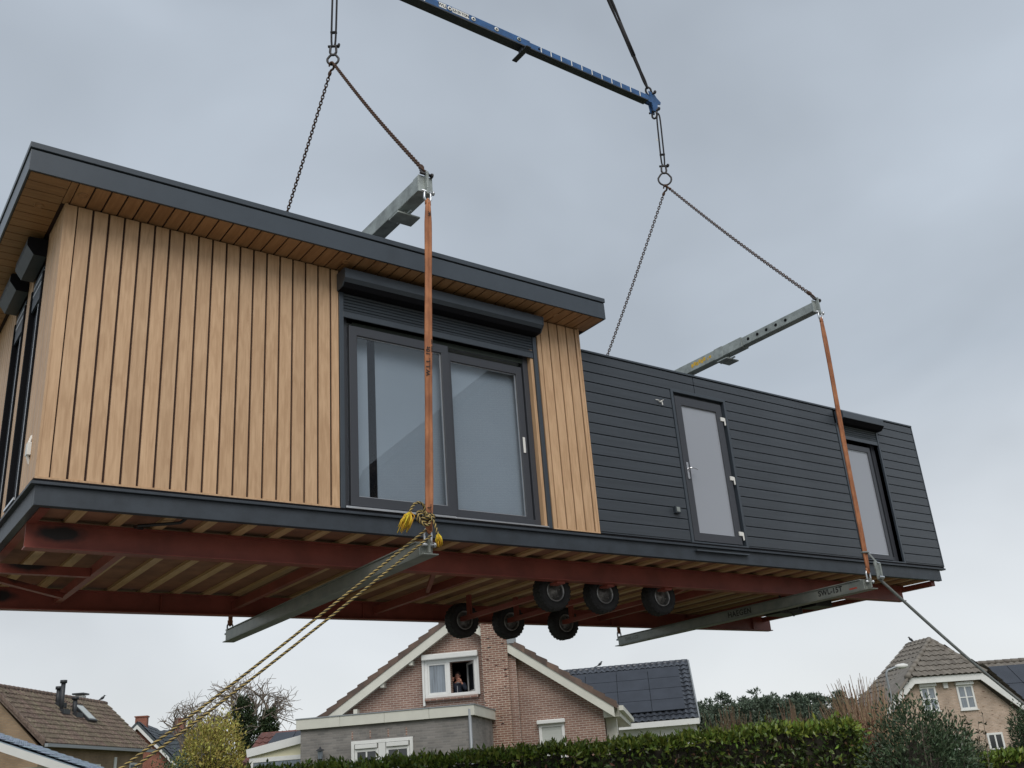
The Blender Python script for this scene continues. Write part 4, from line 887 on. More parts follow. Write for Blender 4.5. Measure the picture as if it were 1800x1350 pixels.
m = MB(); m.lathe([(0, lz+.20), (.02, lz+.19), (.03, lz+.15), (.115, lz+.11), (.12, lz+.09), (.085, lz+.09)], (lu, -.2, 0), 'z', 10); m.build('cap', fluem, lan); MB().lathe([(.08, lz+.09), (.06, lz-.12), (0, lz-.12)], (lu, -.2, 0), 'z', 8).build('glass', grey_pane, lan); MB().lathe([(.07, lz-.121), (.05, lz-.16), (.0, lz-.2)], (lu, -.2, 0), 'z', 10).build('base', fluem, lan); MB().bar((lu, -.2, lz-.16), (lu, 0, lz-.25), .03, .03).build('arm', fluem, lan)

# ---- person at the open window
def skin_body(name, verts, edges, radii, m, parent, sub=2):
    me = bpy.data.meshes.new(name); me.from_pydata(verts, edges, []); o = bpy.data.objects.new(name, me); COL.objects.link(o)
    o.modifiers.new('skin', 'SKIN'); 
    for i, r_ in enumerate(radii): me.skin_vertices[0].data[i].radius = (r_, r_) if not isinstance(r_, tuple) else r_
    me.skin_vertices[0].data[0].use_root = True
    s_ = o.modifiers.new('sub', 'SUBSURF'); s_.levels = sub; s_.render_levels = sub
    dg = bpy.context.evaluated_depsgraph_get(); dg.update(); me2 = bpy.data.meshes.new_from_object(o.evaluated_get(dg)); bpy.data.objects.remove(o)
    me2.materials.clear(); me2.materials.append(m); me2.polygons.foreach_set('use_smooth', [True]*len(me2.polygons)); return link(name, me2, parent)
pu, pz = M_.uv(804, 1184, .5); P0 = M_.O + M_.u*pu + M_.w*.55
skin_c = mat('skin', (.55, .27, .19), .55, spec=.4); navy = mat('navy_jacket', (.020, .028, .048), .75, var=.2, scale=8, bump=.2); jeans = mat('dark_trousers', (.02, .022, .03), .85); hair_m = mat('dark_hair', (.03, .022, .018), .7); grey_c = mat('grey_shirt', (.30, .30, .31), .8)
pe = thing('person', 'person in a navy jacket with hands raised to the face at the open window', 'person', (float(P0[0]), float(P0[1]), FZ), M_.ang)
hh = min(1.70, pz-FZ+.02)/1.70
V_ = [(0, 0, .95), (0, 0, 1.12), (0, 0, 1.32), (0, 0, 1.44), (0, -.01, 1.52), (0, -.03, 1.60), (0, -.035, 1.69), (0, -.02, 1.77),
      (.09, 0, .90), (.10, -.01, .50), (.10, .02, .09), (.10, -.14, .04), (-.09, 0, .90), (-.10, -.01, .50), (-.10, .02, .09), (-.10, -.14, .04),
      (.19, 0, 1.40), (.27, -.13, 1.22), (.15, -.25, 1.47), (-.19, 0, 1.40), (-.29, -.10, 1.24), (-.17, -.24, 1.50)]
E__ = [(0, 1), (1, 2), (2, 3), (3, 4), (4, 5), (5, 6), (6, 7), (0, 8), (8, 9), (9, 10), (10, 11), (0, 12), (12, 13), (13, 14), (14, 15), (3, 16), (16, 17), (17, 18), (3, 19), (19, 20), (20, 21)]
R_ = [.12, .115, .12, .09, .05, .075, .088, .06, .08, .055, .04, .035, .08, .055, .04, .035, .055, .042, .03, .055, .042, .03]
skin_body('body', [tuple(np.array(v)*hh) for v in V_], E__, [r_*hh for r_ in R_], skin_c, pe)
J = [0, 1, 2, 3, 16, 17, 18, 19, 20, 21]; jm_ = {a: i for i, a in enumerate(J)}
Vj = [np.array(V_[i], float) for i in J]; Vj[6] = Vj[5]*.22+Vj[6]*.78; Vj[9] = Vj[8]*.22+Vj[9]*.78
skin_body('jacket', [tuple(v*hh) for v in Vj], [(jm_[a], jm_[b]) for a, b in E__ if a in jm_ and b in jm_], [.15, .15, .155, .11, .085, .066, .05, .085, .066, .05], navy, pe)
JT = [0, 8, 9, 10, 12, 13, 14]; jt = {a: i for i, a in enumerate(JT)}
skin_body('trousers', [tuple(np.array(V_[i])*hh) for i in JT], [(jt[a], jt[b]) for a, b in E__ if a in jt and b in jt], [.135, .10, .075, .065, .10, .075, .065], jeans, pe)
m = MB(); m.lathe([(0, .12), (.05, .112), (.085, .08), (.105, .03), (.108, -.01), (.095, -.05), (.09, -.05)], (0, .0, 1.70*hh), 'z', 18); m.v = [(x_, y_+.018 if y_ < 0 else y_*1.05, z_+(.03 if y_ < -.05 else 0)) for x_, y_, z_ in m.v]; m.build('hair', hair_m, pe, smooth=True)
MB().bar((0, -.165*hh, 1.36*hh), (0, -.162*hh, 1.14*hh), .016, .01, (0, 1, 0)).build('zip', alu, pe); MB().lathe([(.07, 1.42*hh), (.075, 1.45*hh), (.07, 1.48*hh)], (0, -.015, 0), 'z', 14).build('collar', grey_c, pe, smooth=True)
m = MB(); m.tube([(0, -.115, 1.70*hh), (0, -.14, 1.655*hh), (0, -.12, 1.645*hh)], [.010, .017, .01], 6); m.build('nose', skin_c, pe, smooth=True)
for s_ in (1, -1):
    a, b = Vector(V_[18 if s_ > 0 else 21])*hh, Vector(V_[17 if s_ > 0 else 20])*hh; d = (a-b).normalized(); palm = a+d*.05; k_ = Vector((-s_, 0, 0)); m = MB()
    m.tube([a-d*.01, a+d*.03, palm+d*.03], [.028, .038, .040], 8)
    for f in range(4):
        q = palm + d*.03 + Vector((s_*(.030-.02*f), 0, 0)); ln = (.060, .075, .078, .062)[f]; m.tube([q, q+d*ln*.5+k_*.006, q+d*ln*.75+Vector((-s_*.02, .018, 0)), q+d*ln*.8+Vector((-s_*.035, .035, 0))], [.0105, .010, .009, .007], 6)
    m.tube([a+k_*.02, a+d*.03+k_*.055, a+d*.065+k_*.07], [.013, .012, .009], 6); m.build('hand', skin_c, pe, smooth=True)
    MB().lathe([(0, .008), (.018, .006), (.02, -.004), (0, -.006)], (s_*.088, -.02, 1.67*hh), 'x', 10).build('ear', skin_c, pe, smooth=True)
    MB().lathe([(0, -.004), (.011, -.002), (.012, .004)], (s_*.032, -.118, 1.69*hh), 'y', 10).build('eye', hair_m, pe)
MB().bar((-.025, -.112, 1.612*hh), (.025, -.112, 1.612*hh), .006, .01).build('mouth', mat('lips', (.35, .12, .10), .5), pe)

# ================================================================== RED TILED LEAN-TO with panels left of the extension
Q_ = Plane(500, 1320, 30, -7)
lt = thing('garden_room', 'white garden room with red tiled roof and solar panels beside the grey extension', 'garden room', tuple(Q_.O), Q_.ang)
t0, t1 = Q_.uv(427, 1343), Q_.uv(462, 1287, 1.4); rr = Q_.uv(527, 1283, 1.4); uE = Q_.uv(560, 1310)[0]
O_ = Vector((t0[0], 0, t0[1])); vtop = Vector((t0[0], 1.4, (t1[1]+rr[1])/2)); vdir = (vtop-O_)
sl_len = vdir.length; uoff = t1[0]-t0[0]
pol = [(0, 0), (uE-t0[0], 0), (uE-t0[0], sl_len), (uoff, sl_len)]
m = MB(); m.prism([O_ + Vector((a, 0, 0)) + vdir.normalized()*b for a, b in pol], (0, .03, -.05)); rq = m.build('roof', red_tile, lt)
s0 = Q_.uv(448, 1322, .4); sp = [(uoff*.72+.28, .42), (uE-t0[0]-.1, .42)]
tiles(lt, O_, (1, 0, 0), vdir, pol, .21, .26, red_tile, True, holes=((uoff*.6+.55, .35, 99, sl_len-.28),))
for k in range(3):
    a = uoff*.75+.42+k*.78; lo = .36; hi = sl_len-.30; sh = .14 if k == 0 else 0
    m = MB(); vd = vdir.normalized(); nn = Vector((1, 0, 0)).cross(vd); P_ = [O_+Vector((a+.0, 0, 0))+vd*lo, O_+Vector((a+.76, 0, 0))+vd*lo, O_+Vector((a+.76+.0, 0, 0))+vd*hi, O_+Vector((a+sh, 0, 0))+vd*hi]
    m.prism([p+nn*.09 for p in P_], nn*.035); m.build('solar_panel', solar_m, lt)
g0, g1 = Q_.uv(443, 1325), Q_.uv(524, 1304)
MB().bar((g0[0], -.35, g0[1]), (uE, -.35, g1[1]+(g1[1]-g0[1])*.5), .10, .22).build('roof_beam', trim_w2, lt); m = MB(); prism_uz(m, [(g0[0]+.06, 0), (uE, 0), (uE, g1[1]+.1), (g0[0]+.06, g0[1]-.1)], -.3, -.24); m.build('front_panel', mat('pale_yellow_panel', (.60, .57, .40), .6), lt)
ring0(g0[0]+.06, uE, 0, g0[1]-.14, -.34, -.301, .12).build('front_frame', trim_w2, lt)
part('pane', (g0[0]+.19, -.325, .1), (uE-.13, -.31, g0[1]-.27), grey_pane, lt); part('side_wall', (g0[0]+.06, -.238, 0), (g0[0]+.16, 1.4, g0[1]-.12), trim_w2, lt); part('back_wall', (g0[0]+.06, 1.41, 0), (uE, 1.5, t1[1]-.12), trim_w2, lt)

# ================================================================== SOLAR ROOF HOUSE
S_ = Plane(1150, 1262, 47, -6)
sh_ = house('dark_tiled_house', 'house with glazed dark tiles and a big block of solar panels', S_)
DR = 3.3
eR = S_.uv(1228, 1262); rR = S_.uv(1217, 1164, DR); eL = -9.0; ez = eR[1]; rz_ = (S_.uv(1000, 1178, DR)[1]+rR[1])/2
Oe = Vector((eL, 0, ez)); vr = Vector((0, DR, rz_-ez)); vl = vr.length; ur = eR[0]-eL
MB().prism([Oe, Oe+Vector((ur, 0, 0)), Oe+Vector((ur, 0, 0))+vr, Oe+vr], (0, .05, -.14)).build('roof', slate_tile, sh_)
MB().prism([Oe+vr, Oe+Vector((ur, 0, 0))+vr, Vector((eR[0], 2*DR, ez)), Vector((eL, 2*DR, ez))], (0, -.05, -.14)).build('roof', slate_tile, sh_)
def roof_ab(px, py):
    # pixel to roof coordinates
    d = ray(px, py); n_w = np.cross(S_.u, S_.w*DR+np.array([0, 0, rz_-ez])); P1 = S_.O+S_.u*eL+np.array([0, 0, ez]); k = ((P1-CAM)@n_w)/(d@n_w); P = CAM+d*k-P1; vv = (S_.w*DR+np.array([0, 0, rz_-ez])); vv = vv/np.linalg.norm(vv); return float(P@S_.u), float(P@vv)
xs = [roof_ab(px, py)[0] for px, py in ((1203, 1200), (1147, 1205), (1092, 1210))]; pw_ = xs[0]-xs[1]; ztop = roof_ab(1170, 1178)[1]; zbot = roof_ab(1160, 1255)[1]; ph = (ztop-zbot)/4; xr = roof_ab(1199.5, 1215)[0]
tiles(sh_, Oe, (1, 0, 0), vr, [(ur-6.6, 0), (ur, 0), (ur, vl), (ur-6.6, vl)], .285, .33, dark_tile, True, holes=((ur-7.2, zbot+.15, xr-.1, ztop-.12),), lift=.06, amp=.045)
vd = vr.normalized(); nn = Vector((1, 0, 0)).cross(vd)
for r_ in range(4):
    for c_ in range(4):
        if r_ == 2 and c_ == 3: continue
        a, b = xr-(c_+1)*pw_, zbot+r_*ph
        P_ = [Oe+Vector((a+.012, 0, 0))+vd*(b+.012), Oe+Vector((a+pw_-.012, 0, 0))+vd*(b+.012), Oe+Vector((a+pw_-.012, 0, 0))+vd*(b+ph-.012), Oe+Vector((a+.012, 0, 0))+vd*(b+ph-.012)]
        MB().prism([p+nn*.14 for p in P_], nn*.04).build('solar_panel', solar_m, sh_)
for k in range(22): MB().lathe([(.13, 0), (.135, .02), (.12, .30), (.10, .30)], (eR[0]-.3*(k+1), DR, rz_-.02), 'x', 10).build('ridge_tile', dark_tile, sh_, smooth=True)
MB().prism([Vector((eR[0]+.01, -.05, ez-.16)), Vector((eR[0]+.01, DR, rz_-.16)), Vector((eR[0]+.01, DR, rz_+.06)), Vector((eR[0]+.01, -.05, ez+.06))], (.06, 0, 0)).build('verge_board', zinc, sh_)
part('wall', (eL+.3, .35, 0), (eR[0]-.12, 2*DR-.35, ez-.1), trim_w2, sh_); prism_m = MB(); prism_m.prism([(eR[0]-.3, .35, ez-.1), (eR[0]-.3, 2*DR-.35, ez-.1), (eR[0]-.3, DR, rz_-.35)], (.15, 0, 0)); prism_m.build('gable_wall', brick_y, sh_)
part('gutter_board', (eL, -.12, ez-.24), (eR[0]+.02, .34, ez-.0), trim_w2, sh_)

# ================================================================== YELLOW BRICK HOUSE with half hip
Y_ = Plane(1650, 1250, 52, 9)
yh = house('yellow_brick_house', 'pale yellow brick house with half hipped grey tiled roof', Y_)
A_ = Y_.uv(1601, 1191, -.3); B_ = Y_.uv(1724, 1184, -.3); za2 = (A_[1]+B_[1])/2; ap = Y_.uv(1639, 1123, 1.2); um_ = (A_[0]+B_[0])/2
l0 = Y_.uv(1549, 1252, -.3); r0_ = Y_.uv(1800, 1250, -.3); kl = (za2-l0[1])/(A_[0]-l0[0]); kr = (r0_[1]-za2)/(r0_[0]-B_[0]); kk = (kl-kr)/2
um_ = ap[0]; uA, uB = A_[0], B_[0]
ul = uA-(za2-2.6)/kk; ur2 = uB+(za2-2.6)/kk
prism_uz(MB(), [(ul+.35, 0), (ur2-.35, 0), (ur2-.35, 2.5), (uB-.2, za2-.2), (uA+.2, za2-.2), (ul+.35, 2.5)], 0, .3).build('wall', brick_y, yh)
part('wall', (ul+.35, .301, 0), (ul+.65, 3.7, 2.4), brick_y, yh); part('wall', (ur2-.65, .301, 0), (ur2-.35, 3.7, 2.4), brick_y, yh)
bt = .30
prism_uz(MB(), [(uA-.05, za2), (uB+.05, za2), (uB-.12, za2-bt), (uA+.12, za2-bt)], -.36, -.30).build('barge_board', trim_w2, yh)
prism_uz(MB(), [(uA-.052, za2-.0), (uA+.118, za2-bt), (ul+.12, 2.6-bt+.2), (ul-.05, 2.6+.2)], -.36, -.30).build('barge_board', trim_w2, yh); prism_uz(MB(), [(uB+.052, za2), (uB-.118, za2-bt), (ur2-.12, 2.6-bt+.2), (ur2+.05, 2.6+.2)], -.36, -.30).build('barge_board', trim_w2, yh)
AP = Vector((um_, 1.5, ap[1])); HA, HB = Vector((uA-.25, -.38, za2+.02)), Vector((uB+.25, -.38, za2+.02)); LL, RRp = Vector((ul-.1, -.38, 2.75)), Vector((ur2+.1, -.38, 2.75)); APb = Vector((um_, 3.9, ap[1])); LLb, RRb = Vector((ul-.1, 3.9, 2.75)), Vector((ur2+.1, 3.9, 2.75))
def slab(pts, th, name, m, par): 
    n_ = (pts[1]-pts[0]).cross(pts[2]-pts[0]).normalized(); n_ = -n_ if n_.z > 0 else n_
    return MB().prism(pts, n_*th).build(name, m, par)
slab([HA, HB, AP], .1, 'hip_roof', grey_tile, yh); slab([LL, HA, AP, APb, LLb], .1, 'roof', grey_tile, yh); slab([RRp, RRb, APb, AP, HB], .1, 'roof', grey_tile, yh)
def tri_tiles(pts, pu_, pv_, m, par, single, **k):
    """tile a planar polygon: first edge is the eave"""
    O = pts[0]; u = (pts[1]-pts[0]).normalized(); n_ = u.cross(pts[2]-pts[0]).normalized(); 
    v = n_.cross(u)
    if v.z < 0: v = -v
    if u.cross(v).z < 0: # keep tiles facing up
        O = pts[1]; u = -u
    pol = [((p-O).dot(u), (p-O).dot(v)) for p in pts]; return tiles(par, O, u, v, pol, pu_, pv_, m, single, **k)
tri_tiles([HA, HB, AP], .34, .36, grey_tile, yh, True, lift=.06, amp=.04)
tri_tiles([LL, LLb, APb, AP, HA], .40, .40, grey_tile, yh, False, name='side_tile', lift=.06, amp=.04); tri_tiles([RRp, RRb, APb, AP, HB], .40, .40, grey_tile, yh, False, name='side_tile', lift=.06, amp=.04)
for a, b in ((HA, AP), (HB, AP), (AP, APb)):
    n_ = int((b-a).length/.42)
    for k in range(n_): MB().tube([a+(b-a)*(k/n_), a+(b-a)*((k+1.06)/n_)], [.15, .12], 8).build('hip_tile', grey_tile, yh, smooth=True)
def yrect(x0, y0, x1, y1): p, q = Y_.uv(x0, y0), Y_.uv(x1, y1); return p[0], q[1], q[0], p[1]
for (x0, y0, x1, y1) in ((1615, 1208, 1652, 1249), (1679, 1205, 1718, 1246)):
    u0, z0, u1, z1 = yrect(x0, y0, x1, y1); window(yh, u0, z0, u1, z1, grey_pane, trim_w2, .10, v=((u0+u1)/2,), h=((z0+z1)/2,), box=.16)
u0, z0, u1, z1 = yrect(1733, 1289, 1775, 1345); window(yh, u0, .9, u1, z1, dark_pane, trim_w2, .10, v=((u0+u1)/2,), h=(z1-.75,))
u0, z0, u1, z1 = yrect(1672, 1293, 1700, 1345); window(yh, u0, .9, u1, z1, dark_pane, trim_w2, .10, v=((u0+u1)/2,), h=(z1-.75,))
u0, z0 = Y_.uv(1660, 1202); part('alarm_box', (u0-.12, -.10, z0-.22), (u0+.12, .0, z0+.1), trim_w2, yh, .01)
# side wing with solar panels
W_ = Plane(1760, 1250, 54, 2)
wg = thing('tiled_side_wing', 'tiled side wing with dark solar panels behind the yellow brick house', 'house wing', tuple(W_.O), W_.ang)
rw = W_.uv(1712, 1168, 3.0); ez_ = 3.2; ue0, ue1 = rw[0]-.6, rw[0]+9
pts = [Vector((ue0, 0, ez_)), Vector((ue1, 0, ez_)), Vector((ue1, 3.0, rw[1])), Vector((ue0, 3.0, rw[1]))]
slab(pts, .1, 'roof', grey_tile, wg); slab([Vector((ue0, 6, ez_)), Vector((ue1, 6, ez_)), pts[2], pts[3]], .1, 'roof', grey_tile, wg); part('wall', (ue0+.2, .3, 0), (ue1-.2, 5.7, ez_-.05), brick_y, wg)
tri_tiles(pts, .36, .36, grey_tile, wg, False, lift=.06, amp=.04)
for k in range(20): MB().tube([(ue0+.45*k, 3, rw[1]+.03), (ue0+.45*k+.47, 3, rw[1]+.03)], [.14, .12], 8).build('ridge_tile', grey_tile, wg, smooth=True)
vd = (pts[3]-pts[0]).normalized(); nn = Vector((1, 0, 0)).cross(vd); vl2 = (pts[3]-pts[0]).length
for r_ in range(2):
    for c_ in range(5):
        b = vl2-.55-(r_+1)*1.72; a = 1.05+c_*1.04
        P_ = [pts[0]+Vector((a+.015, 0, 0))+vd*b, pts[0]+Vector((a+1.02, 0, 0))+vd*b, pts[0]+Vector((a+1.02, 0, 0))+vd*(b+1.68), pts[0]+Vector((a+.015, 0, 0))+vd*(b+1.68)]
        MB().prism([p+nn*.14 for p in P_], nn*.04).build('solar_panel', solar_m, wg)

# ================================================================== LEFT SIDE: brown roof house, red house, shed
D1, D2 = 44.0, 56.3
Bn, Bf = at(72, 1307, D1), at(272, 1318, D2); rdF = at(186, 1238, D2)
def gp(lat, dep, z): return np.array([*(CAM[:2] + R0[:2]*lat + F0[:2]*dep), z])
latE = float((Bn-CAM)@R0); latF = float((Bf-CAM)@R0); latE = (latE+latF)/2; latR = float((rdF-CAM)@R0); ze = (Bn[2]+Bf[2])/2; zr = float(rdF[2])
bh = thing('brown_roof_house', 'long house with mossy brown tiled roof, flue pipes and roof window', 'house', tuple(gp(latE, D1, 0)), math.atan2(R0[1], R0[0]))
# local: x = right, y = away
hw = latE-latR; ln_ = D2-D1
e_n, e_f, r_n, r_f = Vector((0, 0, ze)), Vector((0, ln_, ze)), Vector((-hw, 0, zr)), Vector((-hw, ln_, zr)); o_n, o_f = Vector((-2*hw, 0, ze)), Vector((-2*hw, ln_, ze))
slab([e_n, e_f, r_f, r_n], .12, 'roof', brown_tile, bh); slab([o_n, o_f, r_f, r_n], .12, 'roof', brown_tile, bh)
tri_tiles([e_n, e_f, r_f, r_n], .30, .33, brown_tile, bh, False, lift=.055, amp=.04)
for k in range(30): MB().tube([r_n+(r_f-r_n)*(k/30)+Vector((0, 0, .04)), r_n+(r_f-r_n)*((k+1.08)/30)+Vector((0, 0, .04))], [.13, .11], 8).build('ridge_tile', brown_tile, bh, smooth=True)
part('wall', (-2*hw+.4, .25, 0), (-.35, ln_-.25, ze-.05), brick_t, bh)
for y0 in (.15, ln_-.35): MB().prism([Vector((-2*hw+.4, y0, ze-.1)), Vector((-.35, y0, ze-.1)), Vector((-hw, y0, zr-.25))], (0, .2, 0)).build('gable_wall', brick_t, bh)
part('gutter', (.02, -.05, ze-.14), (.16, ln_+.05, ze+.0), zinc, bh); part('verge_board', (-.01, ln_+.05, ze-.2), (.2, ln_+.1, ze+.02), zinc, bh)
MB().prism([e_n+Vector((0, -.06, -.02)), r_n+Vector((0, -.06, -.02)), r_n+Vector((0, -.06, .16)), e_n+Vector((0, -.06, .16))], (0, .1, 0)).build('verge', brown_tile, bh)
def on_roof(px, py):
    O = np.array(bh.location); u = F0; v = R0*(-hw)+np.array([0, 0, zr-ze]); n_ = np.cross(u, v); P1 = O+np.array([0, 0, ze]); d = ray(px, py); k = ((P1-CAM)@n_)/(d@n_); P = CAM+d*k-O; return Vector((float(P@R0), float(P@F0), float(P[2])))
for bx_, by_, tz in ((107, 1252, 1.35), (101, 1240, .75), (130, 1258, .75)):
    p = on_roof(bx_, by_); fl_ = MB(); fl_.tube([p-Vector((0, 0, .2)), p+Vector((0, 0, tz))], .11, 8); fl_.tube([p+Vector((0, 0, tz)), p+Vector((0, 0, tz+.14))], .17, 8); fl_.build('flue_pipe', fluem, bh, smooth=True); part('flue_base', tuple(p-Vector((.3, .35, .1))), tuple(p+Vector((.3, .35, .12))), fluem, bh)
p = on_roof(145, 1258); vR = Vector((-hw, 0, zr-ze)).normalized(); nR = Vector((0, 1, 0)).cross(vR); nR = nR if nR.z > 0 else -nR
m = MB(); m.prism([p+nR*.12+Vector((0, a, 0))+vR*b for a, b in ((-.5, -.6), (.5, -.6), (.5, .6), (-.5, .6))], nR*.1); rw_ = m.build('roof_window', fluem, bh); m = MB(); m.prism([p+nR*.222+Vector((0, a, 0))+vR*b for a, b in ((-.4, -.5), (.4, -.5), (.4, .5), (-.4, .5))], nR*.01); m.build('pane', pale_pane, rw_)
pc = r_n+(r_f-r_n)*.78; part('chimney', tuple(pc+Vector((-.45, -.2, -.3))), tuple(pc+Vector((-.05, .25, .28))), trim_w2, bh); part('chimney_cap', tuple(pc+Vector((-.55, -.35, .32))), tuple(pc+Vector((.05, .4, .4))), fluem, bh)
for (ya, yb, za_, zb3, pn) in ((5.6, 6.6, 1.2, ze-.75, dark_pane), (10.2, 11.3, .3, ze-.65, grey_pane), (8.2, 8.5, .2, ze-.4, white_m)):
    w_ = part('window', (-.349, ya, za_), (-.31, yb, zb3), trim_w2, bh); part('pane', (-.309, ya+.1, za_+.1), (-.30, yb-.1, zb3-.1), pn, w_)
# red brick house with two chimneys, further away
RD = 72; G_ = Plane(250, 1300, RD, 12)
rh_ = house('red_brick_house', 'red brick house with slate roof and two chimneys behind the brown roof', G_)
gA = G_.uv(243, 1271); gL = G_.uv(225, 1290); gR = G_.uv(303, 1332); k_ = (gA[1]-gR[1])/(gR[0]-gA[0]); gw = 3.6
ez2 = gA[1]-k_*gw
prism_uz(MB(), [(gA[0]-gw, 0), (gA[0]+gw, 0), (gA[0]+gw, ez2-.2), (gA[0], gA[1]-.25), (gA[0]-gw, ez2-.2)], 0, .3).build('wall', brick_o, rh_)
for s_ in (-1, 1):
    prism_uz(MB(), [(gA[0], gA[1]), (gA[0]+s_*(gw+.3), ez2-k_*.3), (gA[0]+s_*(gw+.3), ez2-k_*.3-.36), (gA[0], gA[1]-.40)], -.4, -.34).build('barge_board', trim_w2, rh_)
ux = np.array([1.0, 0, 0]); skw = 0
sp1 = [Vector((gA[0]+gw+.4, -.42, ez2-k_*.4+.08)), Vector((gA[0]+gw+.4, 8.6, ez2-k_*.4+.08)), Vector((gA[0], 8.6, gA[1]+.1)), Vector((gA[0], -.42, gA[1]+.1))]
sp2 = [Vector((gA[0]-gw-.4, -.42, ez2-k_*.4+.08)), Vector((gA[0]-gw-.4, 8.6, ez2-k_*.4+.08)), sp1[2], sp1[3]]
slab(sp1, .15, 'roof', slate_tile, rh_); slab(sp2, .15, 'roof', slate_tile, rh_); tri_tiles(sp1, .42, .40, slate_tile, rh_, False, lift=.05, amp=.03)
part('wall', (gA[0]+gw-.3, .301, 0), (gA[0]+gw, 8.4, ez2-.3), brick_o, rh_); part('wall', (gA[0]-gw, .301, 0), (gA[0]-gw+.3, 8.4, ez2-.3), brick_o, rh_)
# cross roof to the right
cr0 = G_.uv(335, 1285, 4.5); cx0, cx1 = gA[0]+.6, cr0[0]+2.2; cz = gA[1]-.35
pcs = [Vector((cx0+2.0, 1.4, cz-3.0)), Vector((cx1, 1.4, cz-3.0)), Vector((cx1, 4.6, cz)), Vector((cx0, 4.6, cz))]; slab(pcs, .15, 'roof', slate_tile, rh_); tri_tiles(pcs, .42, .40, slate_tile, rh_, False, name='cross_roof_tile', lift=.05, amp=.03)
slab([Vector((cx0+2, 7.8, cz-3)), Vector((cx1, 7.8, cz-3)), pcs[2], pcs[3]], .15, 'roof', slate_tile, rh_); part('wall', (gA[0]+gw+.01, 1.8, 0), (cx1-.2, 7.4, cz-3), brick_o, rh_)
for px, py, dy, wd_ in ((249, 1272, .9, .78), (317, 1275, 4.6, .72)):
    cu_, cz_ = G_.uv(px, py, dy); c = part('chimney', (cu_-wd_/2, dy-.4, cz_-1.0), (cu_+wd_/2, dy+.4, cz_+.42), brick_o, rh_); part('chimney_cap', (cu_-wd_/2-.06, dy-.46, cz_+.421), (cu_+wd_/2+.06, dy+.46, cz_+.50), brick_o, c)
# shed with blue grey tile sheet roof
SD = 19.0; K_ = Plane(60, 1340, SD, 15)
sd2 = thing('garden_shed', 'pale garden shed with blue grey tiled roof and white barge board', 'shed', tuple(K_.O), K_.ang)
va, vb = K_.uv(0, 1303), K_.uv(150, 1353); ks = (va[1]-vb[1])/(vb[0]-va[0]); rp = K_.uv(75, 1311, 3.4)
uap = va[0]-1.1; zap = va[1]+ks*1.1; zap = max(zap, rp[1]+.0); uap = va[0]-(zap-va[1])/ks; uend = vb[0]+1.2; zend = vb[1]-ks*1.2; DS = 3.6
P_ = [Vector((uend, 0, zend)), Vector((uend, DS, zend)), Vector((uap, DS, zap)), Vector((uap, 0, zap))]; slab(P_, .05, 'roof', blue_tile, sd2); tri_tiles(P_, .19, .17, blue_tile, sd2, False, lift=.03, amp=.02)
Pl_ = [Vector((2*uap-uend, 0, zend)), Vector((2*uap-uend, DS, zend)), P_[2], P_[3]]; slab(Pl_, .05, 'roof', blue_tile, sd2)
for k in range(9): MB().tube([(uap, k*DS/9, zap+.02), (uap, (k+1.1)*DS/9, zap+.02)], [.10, .075], 8).build('ridge_tile', blue_tile, sd2, smooth=True)
MB().prism([P_[3]+Vector((0, -.04, -.02)), P_[0]+Vector((0, -.04, -.02)), P_[0]+Vector((0, -.04, -.17)), P_[3]+Vector((0, -.04, -.17))], (0, .035, 0)).build('barge_board', trim_w2, sd2)
MB().prism([P_[3]+Vector((0, -.04, -.02)), Pl_[0]+Vector((0, -.04, -.02)), Pl_[0]+Vector((0, -.04, -.17)), P_[3]+Vector((0, -.04, -.17))], (0, .035, 0)).build('barge_board', trim_w2, sd2)
cream = mat('cream_boards', (.50, .48, .40), .7, var=.06)
for k in range(12):
    zz = k*.2
    pp = clip(clip([(2*uap-uend+.2, zz+.004), (uend-.2, zz+.004), (uend-.2, zz+.196), (2*uap-uend+.2, zz+.196)], -ks, -1, -(zap-.1)-ks*uap), ks, -1, -(zap-.1)+ks*uap)
    if len(pp) > 2: prism_uz(MB(), pp, .10, .13).build('wall_board', cream, sd2)
part('side_wall', (uend-.24, .14, 0), (uend-.2, DS-.2, max(.5, zend-.1)), cream, sd2)

# ================================================================== VEGETATION
def lat(x, dep, z): return np.array([*(CAM[:2] + R0[:2]*x + F0[:2]*dep), z])
leaf_laurel = mat('laurel_leaf', (.155, .215, .036), .36, rnd=.5, island=True, spec=.5); leaf_dark = mat('dark_shrub_leaf', (.060, .095, .046), .5, rnd=.4, island=True); leaf_oliv = mat('olive_yellow_leaf', (.36, .315, .075), .6, rnd=.35, island=True); leaf_ivy = mat('ivy_leaf', (.048, .072, .030), .5, rnd=.4, island=True)
leaf_brown = mat('dry_brown_leaf', (.17, .075, .04), .7, rnd=.4, island=True); bark = mat('bark', (.19, .155, .125), .9, var=.3, scale=6); twig_br = mat('willow_twig', (.47, .335, .215), .8, rnd=.3, island=True); pine_m = mat('hazed_pine_needles', (.105, .140, .098), .8, rnd=.45, island=True); inner_m = mat('shaded_twig_mass', (.03, .026, .018), .95, var=.4, scale=10)  # pine colour lightened to stand in for distance haze
def plant(name, label, cat, base, group=None): return thing(name, label, cat, tuple(base), math.atan2(R0[1], R0[0]), group)
def foliage(parent, P, dirs, L, W, m, name='foliage', **k):
    V, Fc = leaves(P, dirs, L, W, **k); o = link(name, fast_mesh(name, V, Fc, m), parent); return tag(o, kind='stuff')
